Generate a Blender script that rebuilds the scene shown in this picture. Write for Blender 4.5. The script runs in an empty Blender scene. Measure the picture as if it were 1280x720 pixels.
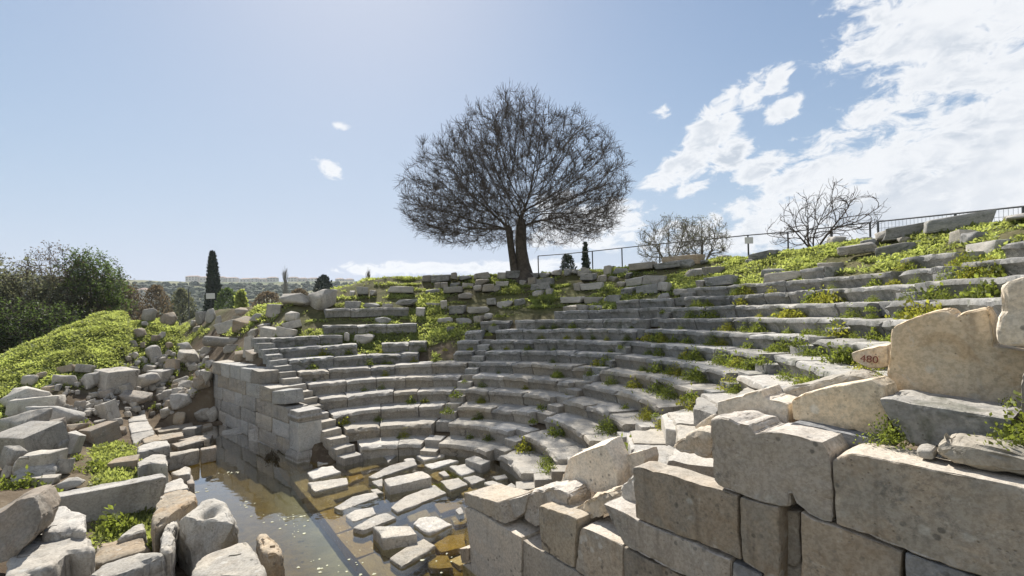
import bpy, bmesh, math, random
import numpy as np
from mathutils import Vector, Matrix, Euler

SC = bpy.context.scene
COL = SC.collection
rnd = random.Random(7)
RS = np.random.RandomState(11)

# ------------------------------------------------------------------ camera
EYE = 3.92
FPX, CX0, CY0, ROLL = 575.5, 640.0, 391.2, -0.027
cam_d = bpy.data.cameras.new('camera')
cam_d.sensor_width = 36.0
cam_d.lens = 36.0 * FPX / 1280.0
cam_d.shift_y = (CY0 - 360.0) / 1280.0
cam_d.clip_start, cam_d.clip_end = 0.05, 9000.0
cam = bpy.data.objects.new('camera', cam_d)
COL.objects.link(cam)
_c, _s = math.cos(ROLL), math.sin(ROLL)
cam.matrix_world = Matrix(((_c, -_s, 0, 0), (0, 0, -1, 0), (_s, _c, 0, EYE), (0, 0, 0, 1)))
SC.camera = cam

# ------------------------------------------------------------------ light, sky, exposure
SUN_AZ, SUN_EL = math.radians(-18.0), math.radians(45.0)
SUN_STRENGTH, SKY_STRENGTH = 4.9, 0.100
SC.view_settings.view_transform = 'Standard'
SC.view_settings.look = 'None'
SC.view_settings.exposure = 0.76
SC.view_settings.gamma = 1.0
SC.view_settings.use_curve_mapping = False
SC.cycles.use_denoising = True
SC.cycles.max_bounces = 6
SC.cycles.diffuse_bounces = 3
SC.cycles.glossy_bounces = 3
SC.cycles.transparent_max_bounces = 12
SC.cycles.caustics_reflective = False
SC.cycles.caustics_refractive = False

sun_d = bpy.data.lights.new('sun', 'SUN')
sun_d.energy = SUN_STRENGTH
sun_d.angle = math.radians(0.55)
sun_d.color = (1.0, 0.95, 0.87)
sun = bpy.data.objects.new('sun', sun_d)
COL.objects.link(sun)
sd = Vector((math.sin(SUN_AZ) * math.cos(SUN_EL), math.cos(SUN_AZ) * math.cos(SUN_EL), math.sin(SUN_EL)))
sun.location = (0, 0, 60)
sun.rotation_euler = (-sd).to_track_quat('-Z', 'Y').to_euler()


class NT:
    """small helper for node trees"""
    def __init__(self, tree):
        self.t = tree
        tree.nodes.clear()

    def n(self, typ, **kw):
        nd = self.t.nodes.new(typ)
        for k, v in kw.items():
            if hasattr(nd, k) and not k.startswith('in_'):
                setattr(nd, k, v)
        return nd

    def l(self, a, b):
        self.t.links.new(a, b)

    def val(self, sock, v):
        if hasattr(v, 'is_output') or isinstance(v, bpy.types.NodeSocket):
            self.l(v, sock)
        else:
            sock.default_value = v

    def math(self, op, a, b=0.0, c=0.0, clamp=False):
        nd = self.n('ShaderNodeMath', operation=op, use_clamp=clamp)
        self.val(nd.inputs[0], a)
        self.val(nd.inputs[1], b)
        if op in ('MULTIPLY_ADD', 'SMOOTH_MAX', 'SMOOTH_MIN'):
            self.val(nd.inputs[2], c)
        return nd.outputs[0]

    def mix(self, fac, a, b, blend='MIX'):
        nd = self.n('ShaderNodeMix', data_type='RGBA', blend_type=blend)
        self.val(nd.inputs[0], fac)
        self.val(nd.inputs[6], a)
        self.val(nd.inputs[7], b)
        return nd.outputs[2]

    def noise(self, vec, scale, detail=5.0, rough=0.6, dist=0.0):
        nd = self.n('ShaderNodeTexNoise')
        self.l(vec, nd.inputs['Vector'])
        nd.inputs['Scale'].default_value = scale
        nd.inputs['Detail'].default_value = detail
        nd.inputs['Roughness'].default_value = rough
        nd.inputs['Distortion'].default_value = dist
        return nd.outputs['Fac']

    def ramp(self, fac, lo, hi):
        nd = self.n('ShaderNodeMapRange', interpolation_type='SMOOTHSTEP')
        self.val(nd.inputs['Value'], fac)
        nd.inputs['From Min'].default_value = lo
        nd.inputs['From Max'].default_value = hi
        return nd.outputs['Result']


def c4(c):
    return (c[0], c[1], c[2], 1.0)


world = bpy.data.worlds.new('World')
SC.world = world
world.use_nodes = True
W = NT(world.node_tree)
sky = W.n('ShaderNodeTexSky', sky_type='NISHITA', sun_disc=False)
sky.sun_elevation = SUN_EL
sky.sun_rotation = SUN_AZ
sky.altitude = 60.0
sky.air_density = 1.0
sky.dust_density = 0.45
sky.ozone_density = 1.3
tcw = W.n('ShaderNodeTexCoord')
sepw = W.n('ShaderNodeSeparateXYZ')
W.l(tcw.outputs['Generated'], sepw.inputs[0])
sx, sy, sz = sepw.outputs
azn = W.math('ARCTAN2', sx, sy)
eln = W.math('ARCSINE', sz)


def pix_dir(x, y):
    u, v = (x - CX0) / FPX, (CY0 - y) / FPX
    u, v = _c * u - _s * v, _s * u + _c * v
    return np.array([u, 1.0, v])


def pix_azel(x, y):
    d = pix_dir(x, y)
    return math.atan2(d[0], d[1]), math.asin(d[2] / np.linalg.norm(d))


# cumulus: (centre az, el, half width, half height, tilt) measured as directions in the sky
CLOUDS = [(1075, 205, .10, .075, .3, 1.0), (1140, 170, .12, .09, .4, 1.0), (1215, 125, .13, .11, .5, 1.0), (1290, 60, .15, .15, .6, 1.0), (1400, 20, .25, .25, .6, 1.0),
          (1200, 225, .22, .075, .1, 1.0), (1300, 190, .22, .14, .3, 1.0), (1010, 240, .09, .05, .3, .95), (935, 268, .09, .028, .1, .85), (1100, 275, .40, .035, 0, .95),
          (902, 128, .042, .026, .5, .72), (940, 118, .032, .026, .7, .72), (968, 104, .03, .022, .8, .66), (977, 140, .034, .02, .4, .74), (893, 165, .045, .04, .6, .80), (912, 190, .04, .028, .5, .74),
          (850, 214, .055, .028, .2, .78), (868, 234, .04, .013, .1, .7), (950, 212, .045, .022, .3, .74), (733, 283, .085, .045, .1, .84), (690, 300, .06, .018, .1, .72), (775, 292, .06, .03, 0, .7),
          (560, 336, .24, .014, 0, .60), (406, 204, .036, .016, -.5, .50), (423, 157, .024, .010, 0, .44), (828, 135, .028, .012, .3, .48), (320, 165, .02, .008, 0, .36), (1190, 42, .045, .014, .35, .46), (700, 250, .05, .02, .2, .5)]
mask = None
for (px, py, w_, h_, tilt, amp) in CLOUDS:
    a0, e0 = pix_azel(px, py)
    dx = W.math('SUBTRACT', azn, a0)
    dy = W.math('SUBTRACT', eln, e0)
    ct, st = math.cos(tilt), math.sin(tilt)
    rx = W.math('MULTIPLY_ADD', dx, ct / w_, W.math('MULTIPLY', dy, st / w_))
    ry = W.math('MULTIPLY_ADD', dx, -st / h_, W.math('MULTIPLY', dy, ct / h_))
    rr = W.math('SQRT', W.math('MULTIPLY_ADD', rx, rx, W.math('MULTIPLY', ry, ry)))
    m = W.math('MULTIPLY', W.math('SUBTRACT', 1.35, rr), amp)
    mask = m if mask is None else W.math('MAXIMUM', mask, m)
# added unseen cloud cover behind and beside the view, for neutral fill light
vm = W.n('ShaderNodeVectorMath', operation='MULTIPLY')
W.l(tcw.outputs['Generated'], vm.inputs[0])
vm.inputs[1].default_value = (1.0, 1.0, 1.9)
vcl = vm.outputs[0]
n1 = W.noise(vcl, 5.0, 10.0, 0.60, 0.35)
n2 = W.noise(vcl, 21.0, 9.0, 0.66, 0.6)
nn = W.math('MULTIPLY_ADD', n2, 0.42, W.math('MULTIPLY', n1, 0.58))
back = W.ramp(sy, 0.10, -0.35)
nb = W.noise(vcl, 1.7, 3.0, 0.5)
bm_ = W.math('SUBTRACT', W.math('MULTIPLY', back, W.math('MULTIPLY_ADD', nb, 2.6, 0.75)), 1.6)
mask = W.math('MAXIMUM', W.math('MAXIMUM', mask, bm_), -1.6)
dens = W.math('ADD', W.math('MULTIPLY', W.math('SUBTRACT', nn, 0.5), 4.3), W.math('MINIMUM', mask, 0.62))
cover = W.ramp(dens, 0.12, 0.52)
thick = W.ramp(dens, 0.46, 0.95)
# billow light and shade inside the cloud: offset noise towards the sun
vo = W.n('ShaderNodeVectorMath', operation='ADD')
W.l(vcl, vo.inputs[0])
vo.inputs[1].default_value = (sd.x * .05, sd.y * .05, sd.z * .12)
n3 = W.noise(vo.outputs[0], 7.0, 8.0, 0.58, 0.35)
n4 = W.noise(vcl, 7.0, 8.0, 0.58, 0.35)
lit = W.ramp(W.math('SUBTRACT', n4, n3), -0.12, 0.12)
grey = W.ramp(W.noise(vcl, 3.6, 4.0, 0.55, 0.4), .42, .62)
shade = W.math('MULTIPLY', thick, W.math('ADD', W.math('MULTIPLY', grey, .75), W.math('MULTIPLY_ADD', lit, -0.55, 0.40)), clamp=True)
ccol = W.mix(shade, (5.5, 5.6, 5.75, 1), (3.5, 3.85, 4.35, 1))
# thin veil of high haze: paler, evener blue than a perfectly clear sky
hs = W.n('ShaderNodeHueSaturation')
hs.inputs['Saturation'].default_value = .95
W.l(sky.outputs[0], hs.inputs['Color'])
spc = W.n('ShaderNodeSeparateColor')
W.l(hs.outputs[0], spc.inputs[0])
cbc = W.n('ShaderNodeCombineColor')
for i_ in range(3):
    x_ = spc.outputs[i_]
    q_ = W.math('POWER', W.math('MULTIPLY', x_, 1 / (8.5, 9.2, 10.8)[i_]), 2.0)
    W.l(W.math('MULTIPLY', W.math('DIVIDE', x_, W.math('ADD', q_, 1.0)), (.86, .88, .90)[i_]), cbc.inputs[i_])
final = W.mix(W.math('MULTIPLY', cover, 0.95), cbc.outputs[0], ccol)
bg = W.n('ShaderNodeBackground')
W.l(final, bg.inputs[0])
bg.inputs[1].default_value = SKY_STRENGTH
ow = W.n('ShaderNodeOutputWorld')
W.l(bg.outputs[0], ow.inputs[0])

# ------------------------------------------------------------------ numeric helpers


def _hash(i, j, k, seed):
    h = (i.astype(np.int64) * 73856093) ^ (j.astype(np.int64) * 19349663) ^ (k.astype(np.int64) * 83492791) ^ (seed * 2654435)
    h = (h ^ (h >> 13)) * 1274126177 & 0x7fffffff
    h = (h ^ (h >> 16)) & 0xffff
    return h / 65535.0


def vnoise(P, seed=0):
    P = np.asarray(P, float)
    i = np.floor(P).astype(np.int64)
    f = P - i
    f = f * f * (3 - 2 * f)
    out = 0
    for a in (0, 1):
        for b in (0, 1):
            for c in (0, 1):
                w = (f[:, 0] if a else 1 - f[:, 0]) * (f[:, 1] if b else 1 - f[:, 1]) * (f[:, 2] if c else 1 - f[:, 2])
                out = out + w * _hash(i[:, 0] + a, i[:, 1] + b, i[:, 2] + c, seed)
    return out * 2 - 1


def fbm(P, scale, octv=3, seed=0):
    P = np.asarray(P, float) * scale
    o, a, t = 0, 1.0, 0
    for k in range(octv):
        o = o + a * vnoise(P + 17.3 * k, seed + k)
        t += a
        a *= .5
        P = P * 2.03
    return o / t


def fbm2(x, y, scale, octv=3, seed=0):
    x = np.atleast_1d(np.asarray(x, float))
    y = np.atleast_1d(np.asarray(y, float))
    return fbm(np.stack([x.ravel(), y.ravel(), np.zeros(x.size) + seed * 3.7], 1), scale, octv, seed).reshape(x.shape)


def sstep(a, b, x):
    t = np.clip((x - a) / (b - a), 0, 1)
    return t * t * (3 - 2 * t)


# ------------------------------------------------------------------ plan of the theatre
C = np.array([-2.88, 9.87])            # centre of the orchestra
R0, TREAD, RISE, Z0 = 2.99, 0.75, 0.36, 0.36
AL, AR = math.radians(-47), math.radians(143)   # the two retaining walls
A_ST = (0.245, 0.932, 1.615)           # right edges of the three radial stairs
DL = np.array([math.sin(AL), math.cos(AL)])
NL = np.array([DL[1], -DL[0]])
DR = np.array([math.sin(AR), math.cos(AR)])
NR = np.array([-DR[1], DR[0]])


def rowR(k):
    return R0 + TREAD * k


def rowZ(k):
    return Z0 + RISE * k


def polar(a, R):
    return C[0] + R * math.sin(a), C[1] + R * math.cos(a)


def ground(x, y):
    x = np.asarray(x, float)
    y = np.asarray(y, float)
    dx, dy = x - C[0], y - C[1]
    R = np.hypot(dx, dy)
    pL, pR = dx * NL[0] + dy * NL[1], dx * NR[0] + dy * NR[1]
    t = dx * DR[0] + dy * DR[1]
    p = np.where(t < 0, pL, pR)
    nz = fbm2(x, y, .9, 3, 5)
    nz2 = fbm2(x, y, .22, 3, 9)
    aa = np.arctan2(dx, dy)
    cap = 5.95 - 1.45 * sstep(-.26, -.62, aa)
    cav = np.minimum(np.clip(Z0 + (R - R0) / TREAD * RISE - .5, -.34, 5.95), cap)
    cav = cav + np.clip(R - 15.2, 0, 8) * .02
    cav = cav + sstep(10, 15.5, R) * nz * .16 + sstep(15, 18, R) * nz2 * .45
    cavL = np.minimum(cav, 1.72 + .95 * np.maximum(pL, 0) + .18 * nz)
    zin = np.where((t < 0) & (R > 4.6), cavL, cav)
    # outside: flooded strip, stage foundation, excavation slope and mound
    zin = np.where((R < 3.3) & (pR > -1.0), -.17 + .03 * nz, zin)
    nn = -pR
    edge = 2.92 - .1 * t
    q = -t + .42 * np.maximum(nn - 3, -2)
    base = -.34 + .17 * sstep(.95, .75, nn) * (R < 4.3) + sstep(edge - .1, edge + .5, nn) * (.70 + np.minimum(.19 * np.maximum(0, nn - 3.5), .55) + .10 * nz)
    end = sstep(9.2, 11.5, -t) * .42
    mound = sstep(11.0, 20.0, q) * 3.95 * (.06 + .94 * sstep(12.5, 4.0, nn))
    zout = np.maximum(base, -.34 + end) + mound * (1 + .06 * nz) + .10 * nz * sstep(11, 14, q)
    soft = np.where(R > 12.2, 1.72 + .85 * p + .15 * nz, -9)
    zout = np.where((t < 0), np.maximum(zout, np.minimum(soft, cav)), zout)
    w = sstep(.06, .36, p)
    z = zout * (1 - w) + zin * w
    # beyond the site
    az = np.arctan2(x, y)
    zf = -1.5 + sstep(45, 160, R) * -2.5
    hill = 58.0 + 1.6 * np.sin(az * 5.1 + .7) + 1.2 * np.sin(az * 13.0)
    zf = zf + np.clip((R - 160) / 480, 0, 1) ** 1.6 * hill + nz2 * 1.2 + sstep(800, 2600, R) * 18
    wf = sstep(24, 60, R)
    return z * (1 - wf) + zf * wf


def gz(x, y):
    return float(ground(np.array([x]), np.array([y]))[0])


_S = np.concatenate([np.arange(2.0, 40, .05), np.arange(40, 1200, 2.0)])


def hit(px, py):
    """ray through a picture point meets the ground"""
    d = pix_dir(px, py)
    X, Y, Z = d[0] * _S, d[1] * _S, EYE + d[2] * _S
    below = Z < ground(X, Y)
    if not below.any():
        return None
    i = int(np.argmax(below))
    return X[i], Y[i], float(ground(X[i:i + 1], Y[i:i + 1])[0])


def at_z(px, py, z):
    d = pix_dir(px, py)
    s = (z - EYE) / d[2]
    return np.array([d[0] * s, d[1] * s, z])


def at_depth(px, py, dep):
    d = pix_dir(px, py)
    return np.array([d[0] * dep, dep, EYE + d[2] * dep])


def at_wall(px, py, off=0.0):
    """point on the vertical plane of the right retaining wall, off metres behind its face"""
    d = pix_dir(px, py)
    c0 = C @ NR + off
    s = c0 / (d[0] * NR[0] + d[1] * NR[1])
    P = np.array([d[0] * s, d[1] * s, EYE + d[2] * s])
    return float((P[:2] - C) @ DR), float(P[2])


def row_angle(k, px):
    d = pix_dir(px, 400)
    h = d[:2] / np.hypot(*d[:2])
    b = h @ C
    L = b + math.sqrt(max(b * b - (C @ C - rowR(k) ** 2), 0))
    P = h * L - C
    return math.atan2(P[0], P[1])


# ------------------------------------------------------------------ object helpers
def link(name, mesh, parent=None, mat=None):
    o = bpy.data.objects.new(name, mesh)
    COL.objects.link(o)
    if parent is not None:
        o.parent = parent
    if mat is not None and mesh is not None:
        if not mesh.materials:
            mesh.materials.append(mat)
        else:
            o.material_slots[0].link = 'OBJECT'
            o.material_slots[0].material = mat
    return o


def tag(o, label=None, cat=None, group=None, kind=None):
    if label:
        o['label'] = label
    if cat:
        o['category'] = cat
    if group:
        o['group'] = group
    if kind:
        o['kind'] = kind
    return o


def empty(name, loc, label, cat, group=None):
    o = bpy.data.objects.new(name, None)
    COL.objects.link(o)
    o.location = loc
    o.empty_display_size = .2
    return tag(o, label, cat, group)


def mesh_np(name, V, F, smooth=True, angle=None):
    me = bpy.data.meshes.new(name)
    V = np.asarray(V, np.float32)
    if isinstance(F, np.ndarray):
        n, k = F.shape
        me.vertices.add(len(V))
        me.vertices.foreach_set('co', V.ravel())
        me.loops.add(n * k)
        me.loops.foreach_set('vertex_index', F.astype(np.int32).ravel())
        me.polygons.add(n)
        me.polygons.foreach_set('loop_start', np.arange(0, n * k, k, dtype=np.int32))
        me.polygons.foreach_set('loop_total', np.full(n, k, np.int32))
        me.update(calc_edges=True)
    else:
        me.from_pydata([tuple(map(float, v)) for v in V], [], [list(f) for f in F])
        me.update()
    me.polygons.foreach_set('use_smooth', np.full(len(me.polygons), bool(smooth)))
    if smooth and angle:
        me.set_sharp_from_angle(angle=math.radians(angle))
    return me


def bm_sub_disp(bm, maxlen, amp, scale, seed, bevel=.02, segs=2, passes=4, angle=42, amp2=0.0, scale2=9.0, chip=0.0):
    bmesh.ops.recalc_face_normals(bm, faces=bm.faces[:])
    if bevel > 0:
        es = [e for e in bm.edges if len(e.link_faces) == 2 and e.calc_face_angle(0) > .45]
        bmesh.ops.bevel(bm, geom=es, offset=bevel, segments=segs, profile=.6, affect='EDGES', clamp_overlap=True)
    bmesh.ops.triangulate(bm, faces=bm.faces[:])
    for _ in range(passes):
        es = [e for e in bm.edges if e.calc_length() > maxlen]
        if not es or len(bm.verts) > 9000:
            break
        bmesh.ops.subdivide_edges(bm, edges=es, cuts=1, use_grid_fill=False)
        bmesh.ops.triangulate(bm, faces=bm.faces[:])
    bm.normal_update()
    V = np.array([v.co[:] for v in bm.verts])
    N = np.array([v.normal[:] for v in bm.verts])
    off = RS.rand(3) * 50
    d = amp * fbm(V + off, scale, 3, seed)
    if amp2:
        d = d + amp2 * fbm(V + off, scale2, 2, seed + 9)
    if chip:
        # broken corners: stronger wear where the surface turns
        cv = np.array([max([e.calc_face_angle(0) for e in v.link_edges if len(e.link_faces) == 2] + [0]) for v in bm.verts])
        k = np.clip(cv / .5, 0, 1) * np.clip(fbm(V + off, 6.0, 3, seed + 5) + .25, 0, 1)
        d = d - chip * k
    V = V + N * d[:, None]
    F = np.array([[v.index for v in f.verts] for f in bm.faces])
    bm.free()
    return V, F


def prism(poly, ext, **kw):
    """poly: ring of 3D points (any orientation), extruded by vector ext"""
    bm = bmesh.new()
    a = [bm.verts.new(tuple(map(float, p))) for p in poly]
    b = [bm.verts.new(tuple(map(float, np.asarray(p) + ext))) for p in poly]
    n = len(a)
    bm.faces.new(a)
    bm.faces.new(b[::-1])
    for i in range(n):
        bm.faces.new((a[i], b[i], b[(i + 1) % n], a[(i + 1) % n]))
    bm.verts.index_update()
    return bm_sub_disp(bm, **kw)


def rough_ring(pts, seg, amp, rg):
    """split the sides of an outline and make them uneven"""
    out = []
    n = len(pts)
    for i in range(n):
        p, q = np.array(pts[i], float), np.array(pts[(i + 1) % n], float)
        L = np.linalg.norm(q - p)
        m = max(1, int(L / seg))
        nr = np.array([-(q - p)[1], (q - p)[0]]) / max(L, 1e-6)
        for j in range(m):
            f = j / m
            o = 0 if j == 0 else rg.uniform(-amp, amp)
            out.append(p + (q - p) * f + nr * o)
    return out


# ------------------------------------------------------------------ materials
MAT = {}


def stone_mat(name, cols, lichen=.35, lic_col=(.10, .10, .095), stain=(.20, .155, .11), stain_amt=.4, bump=.5, pale=(.5, .47, .42), scale=1.0, moss=0.0, worn=0.0):
    m = bpy.data.materials.new(name)
    m.use_nodes = True
    T = NT(m.node_tree)
    tc = T.n('ShaderNodeTexCoord')
    oi = T.n('ShaderNodeObjectInfo')
    ad = T.n('ShaderNodeVectorMath', operation='ADD')
    T.l(tc.outputs['Object'], ad.inputs[0])
    cmb = T.n('ShaderNodeCombineXYZ')
    r = T.math('MULTIPLY', oi.outputs['Random'], 63.0)
    T.l(r, cmb.inputs[0])
    T.l(T.math('MULTIPLY', oi.outputs['Random'], 31.0), cmb.inputs[1])
    T.l(cmb.outputs[0], ad.inputs[1])
    v = ad.outputs[0]
    big = T.noise(v, 1.3 * scale, 4, .68, .5)
    mid = T.noise(v, 5.0 * scale, 6, .72, .4)
    fin = T.noise(v, 32 * scale, 4, .7)
    col = T.mix(T.ramp(big, .40, .60), c4(cols[0]), c4(cols[1]))
    col = T.mix(T.math('MULTIPLY', T.ramp(mid, .45, .75), .7), col, c4(cols[2]))
    # iron stains
    st = T.noise(v, 2.1 * scale, 5, .7, 1.0)
    col = T.mix(T.math('MULTIPLY', T.ramp(st, .50, .70), stain_amt), col, c4(stain))
    # pale fresh or limey patches
    pn = T.noise(v, 7.5 * scale, 5, .75, .6)
    col = T.mix(T.math('MULTIPLY', T.ramp(pn, .58, .70), .55), col, c4(pale))
    # grey lichen specks
    ln = T.noise(v, 13 * scale, 5, .8, .2)
    lz = T.noise(v, 1.7 * scale, 3, .6)
    lf = T.math('MULTIPLY', T.ramp(ln, .50, .64), T.ramp(lz, .38, .68))
    col = T.mix(T.math('MULTIPLY', lf, lichen), col, c4(lic_col))
    # dark water streaks running down
    vs = T.n('ShaderNodeVectorMath', operation='MULTIPLY')
    T.l(v, vs.inputs[0])
    vs.inputs[1].default_value = (5.5, 5.5, .55)
    sk = T.noise(vs.outputs[0], 1.0 * scale, 4, .6, .3)
    col = T.mix(T.math('MULTIPLY', T.ramp(sk, .52, .72), .55), col, T.mix(1.0, col, (.52, .51, .50, 1), 'MULTIPLY'))
    # round crusts of pale and black lichen
    for sc_, th_, cc_, am_ in ((6.5, .30, (.60, .59, .55), .5), (11.0, .24, (.075, .075, .07), .6)):
        vo_ = T.n('ShaderNodeTexVoronoi', feature='F1')
        T.l(v, vo_.inputs['Vector'])
        vo_.inputs['Scale'].default_value = sc_ * scale
        dd_ = T.math('ADD', vo_.outputs['Distance'], T.math('MULTIPLY', T.math('SUBTRACT', mid, .5), .5))
        f_ = T.math('MULTIPLY', T.ramp(dd_, th_, th_ * .55), T.ramp(T.noise(v, 1.9 * scale + sc_ * .01, 4, .6), .50, .62))
        col = T.mix(T.math('MULTIPLY', f_, am_), col, c4(cc_))
    # hairline cracks
    dv_ = T.n('ShaderNodeVectorMath', operation='ADD')
    T.l(v, dv_.inputs[0])
    wn = T.n('ShaderNodeTexNoise')
    T.l(v, wn.inputs['Vector'])
    wn.inputs['Scale'].default_value = 2.5
    wn.inputs['Detail'].default_value = 4
    wv = T.n('ShaderNodeVectorMath', operation='SCALE')
    T.l(wn.outputs['Color'], wv.inputs[0])
    wv.inputs['Scale'].default_value = .5
    T.l(wv.outputs[0], dv_.inputs[1])
    ce = T.n('ShaderNodeTexVoronoi', feature='DISTANCE_TO_EDGE')
    T.l(dv_.outputs[0], ce.inputs['Vector'])
    ce.inputs['Scale'].default_value = 1.3 * scale
    crk = T.math('MULTIPLY', T.ramp(ce.outputs['Distance'], .022, .006), T.ramp(T.noise(v, .9 * scale, 2, .5), .56, .66))
    col = T.mix(T.math('MULTIPLY', crk, .6), col, c4((.07, .06, .05)))
    if worn > 0:  # upward faces paler: sunlit tops put into the colour, with tread wear
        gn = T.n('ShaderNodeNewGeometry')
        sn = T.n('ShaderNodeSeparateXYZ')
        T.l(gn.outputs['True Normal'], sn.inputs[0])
        top_lit = T.math('MULTIPLY', T.ramp(sn.outputs[2], .55, .9), T.math('MULTIPLY', T.ramp(mid, .25, .6), worn))
        col = T.mix(top_lit, col, c4(pale))
    if moss > 0:
        mo = T.math('MULTIPLY', T.ramp(T.noise(v, 2.3, 5, .65, .4), .52, .66), moss)
        col = T.mix(mo, col, c4((.060, .070, .035)))
    # fine grain
    col = T.mix(T.math('MULTIPLY', T.ramp(fin, .40, .62), .55), col, T.mix(1.0, col, (.60, .59, .57, 1), 'MULTIPLY'))
    # pits
    pit = T.n('ShaderNodeTexVoronoi', feature='F1')
    T.l(v, pit.inputs['Vector'])
    pit.inputs['Scale'].default_value = 24 * scale
    pf = T.math('MULTIPLY', T.ramp(pit.outputs['Distance'], .22, .06), T.ramp(mid, .48, .62))
    col = T.mix(T.math('MULTIPLY', pf, .55), col, c4((.085, .075, .06)))
    # each stone a little lighter or darker
    hsv = T.n('ShaderNodeHueSaturation')
    T.l(col, hsv.inputs['Color'])
    T.l(T.math('MULTIPLY_ADD', oi.outputs['Random'], .42, .80), hsv.inputs['Value'])
    rn2 = T.math('FRACT', T.math('MULTIPLY', oi.outputs['Random'], 7.31))
    T.l(T.math('MULTIPLY_ADD', rn2, .5, .72), hsv.inputs['Saturation'])
    b = T.n('ShaderNodeBsdfPrincipled')
    T.l(hsv.outputs[0], b.inputs['Base Color'])
    b.inputs['Roughness'].default_value = .92
    b.inputs['Specular IOR Level'].default_value = .2
    h = T.math('ADD', T.math('MULTIPLY', mid, .6), T.math('MULTIPLY', fin, .45))
    h = T.math('SUBTRACT', h, T.math('ADD', T.math('MULTIPLY', pf, .5), T.math('MULTIPLY', crk, .8)))
    bp = T.n('ShaderNodeBump')
    bp.inputs['Strength'].default_value = bump
    bp.inputs['Distance'].default_value = .032
    T.l(h, bp.inputs['Height'])
    T.l(bp.outputs[0], b.inputs['Normal'])
    o = T.n('ShaderNodeOutputMaterial')
    T.l(b.outputs[0], o.inputs[0])
    MAT[name] = m
    return m


stone_mat('marble_pale', ((.46, .42, .36), (.37, .35, .315), (.52, .48, .41)), lichen=.35, stain_amt=.22)
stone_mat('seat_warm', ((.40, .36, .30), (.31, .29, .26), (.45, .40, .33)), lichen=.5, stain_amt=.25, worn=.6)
stone_mat('seat_grey', ((.33, .322, .305), (.25, .25, .243), (.39, .37, .335)), lichen=.7, lic_col=(.085, .088, .085), stain_amt=.12, moss=.6, worn=.75)  # worn: tread wear plus sunlit tops painted in
stone_mat('limestone_tan', ((.39, .32, .245), (.33, .295, .245), (.45, .375, .28)), lichen=.4, stain=(.30, .20, .11), stain_amt=.45)
stone_mat('limestone_light', ((.70, .575, .42), (.60, .525, .415), (.74, .61, .45)), lichen=.4, stain=(.45, .32, .19), stain_amt=.45, pale=(.62, .58, .50))
stone_mat('ashlar_light', ((.56, .475, .365), (.49, .44, .365), (.60, .505, .385)), lichen=.5, stain=(.36, .27, .18), stain_amt=.35)
stone_mat('wall_grey', ((.44, .43, .405), (.36, .36, .35), (.50, .475, .43)), lichen=.45, stain=(.33, .28, .22), stain_amt=.3)
stone_mat('ashlar_brown', ((.42, .355, .28), (.35, .32, .275), (.47, .385, .295)), lichen=.55, stain=(.26, .18, .11), stain_amt=.45, worn=.6, pale=(.56, .51, .44))  # worn here only puts sunlit wall tops into the colour
stone_mat('ashlar_blue', ((.27, .27, .275), (.21, .215, .22), (.36, .345, .33)), lichen=.6, stain_amt=.1)
stone_mat('rubble_grey', ((.48, .45, .395), (.38, .36, .325), (.55, .50, .43)), lichen=.45, stain_amt=.3)
stone_mat('algae_stone', ((.30, .205, .07), (.23, .16, .065), (.35, .265, .11)), lichen=.4, lic_col=(.08, .065, .03), stain_amt=.4, pale=(.34, .28, .16))


def simple_mat(name, col, rough=.8, var=.25, scale=4.0, trans=None, metallic=0.0):
    m = bpy.data.materials.new(name)
    m.use_nodes = True
    T = NT(m.node_tree)
    tc = T.n('ShaderNodeTexCoord')
    oi = T.n('ShaderNodeObjectInfo')
    nz = T.noise(tc.outputs['Object'], scale, 5, .65)
    col2 = tuple(c * (1 - var) for c in col)
    cc = T.mix(T.ramp(nz, .3, .7), c4(col2), c4(tuple(min(1, c * (1 + var * .6)) for c in col)))
    hsv = T.n('ShaderNodeHueSaturation')
    T.l(cc, hsv.inputs['Color'])
    T.l(T.math('MULTIPLY_ADD', oi.outputs['Random'], .3, .85), hsv.inputs['Value'])
    b = T.n('ShaderNodeBsdfPrincipled')
    T.l(hsv.outputs[0], b.inputs['Base Color'])
    b.inputs['Roughness'].default_value = rough
    b.inputs['Metallic'].default_value = metallic
    b.inputs['Specular IOR Level'].default_value = .3
    o = T.n('ShaderNodeOutputMaterial')
    if trans:
        tr = T.n('ShaderNodeBsdfTranslucent')
        T.l(T.mix(1.0, hsv.outputs[0], c4(trans), 'MULTIPLY'), tr.inputs[0])
        ms = T.n('ShaderNodeMixShader')
        ms.inputs[0].default_value = .5
        T.l(b.outputs[0], ms.inputs[1])
        T.l(tr.outputs[0], ms.inputs[2])
        T.l(ms.outputs[0], o.inputs[0])
    else:
        T.l(b.outputs[0], o.inputs[0])
    MAT[name] = m
    return m


simple_mat('grass', (.225, .260, .092), .6, .5, 1.3, trans=(2.3, 2.2, 1.5))
simple_mat('weed', (.135, .160, .042), .6, .5, 6.0, trans=(2.2, 2.2, 1.3))
simple_mat('weed_yellow', (.22, .22, .045), .6, .4, 6.0, trans=(2.0, 2.0, 1.2))
simple_mat('dark_leaf', (.072, .098, .040), .6, .5, 2.0, trans=(1.6, 1.7, 1.0))
simple_mat('olive_leaf', (.155, .160, .105), .6, .4, 2.0, trans=(1.4, 1.4, 1.1))
simple_mat('brown_leaf', (.135, .110, .075), .7, .4, 2.0, trans=(1.3, 1.2, 1.0))
simple_mat('cypress_leaf', (.030, .045, .022), .7, .4, 2.0)
simple_mat('wood_far', (.070, .090, .045), .9, .45, .05)
simple_mat('bark', (.095, .078, .062), .95, .4, 5.0)
simple_mat('bark_pale', (.24, .22, .19), .9, .3, 5.0)
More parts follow.
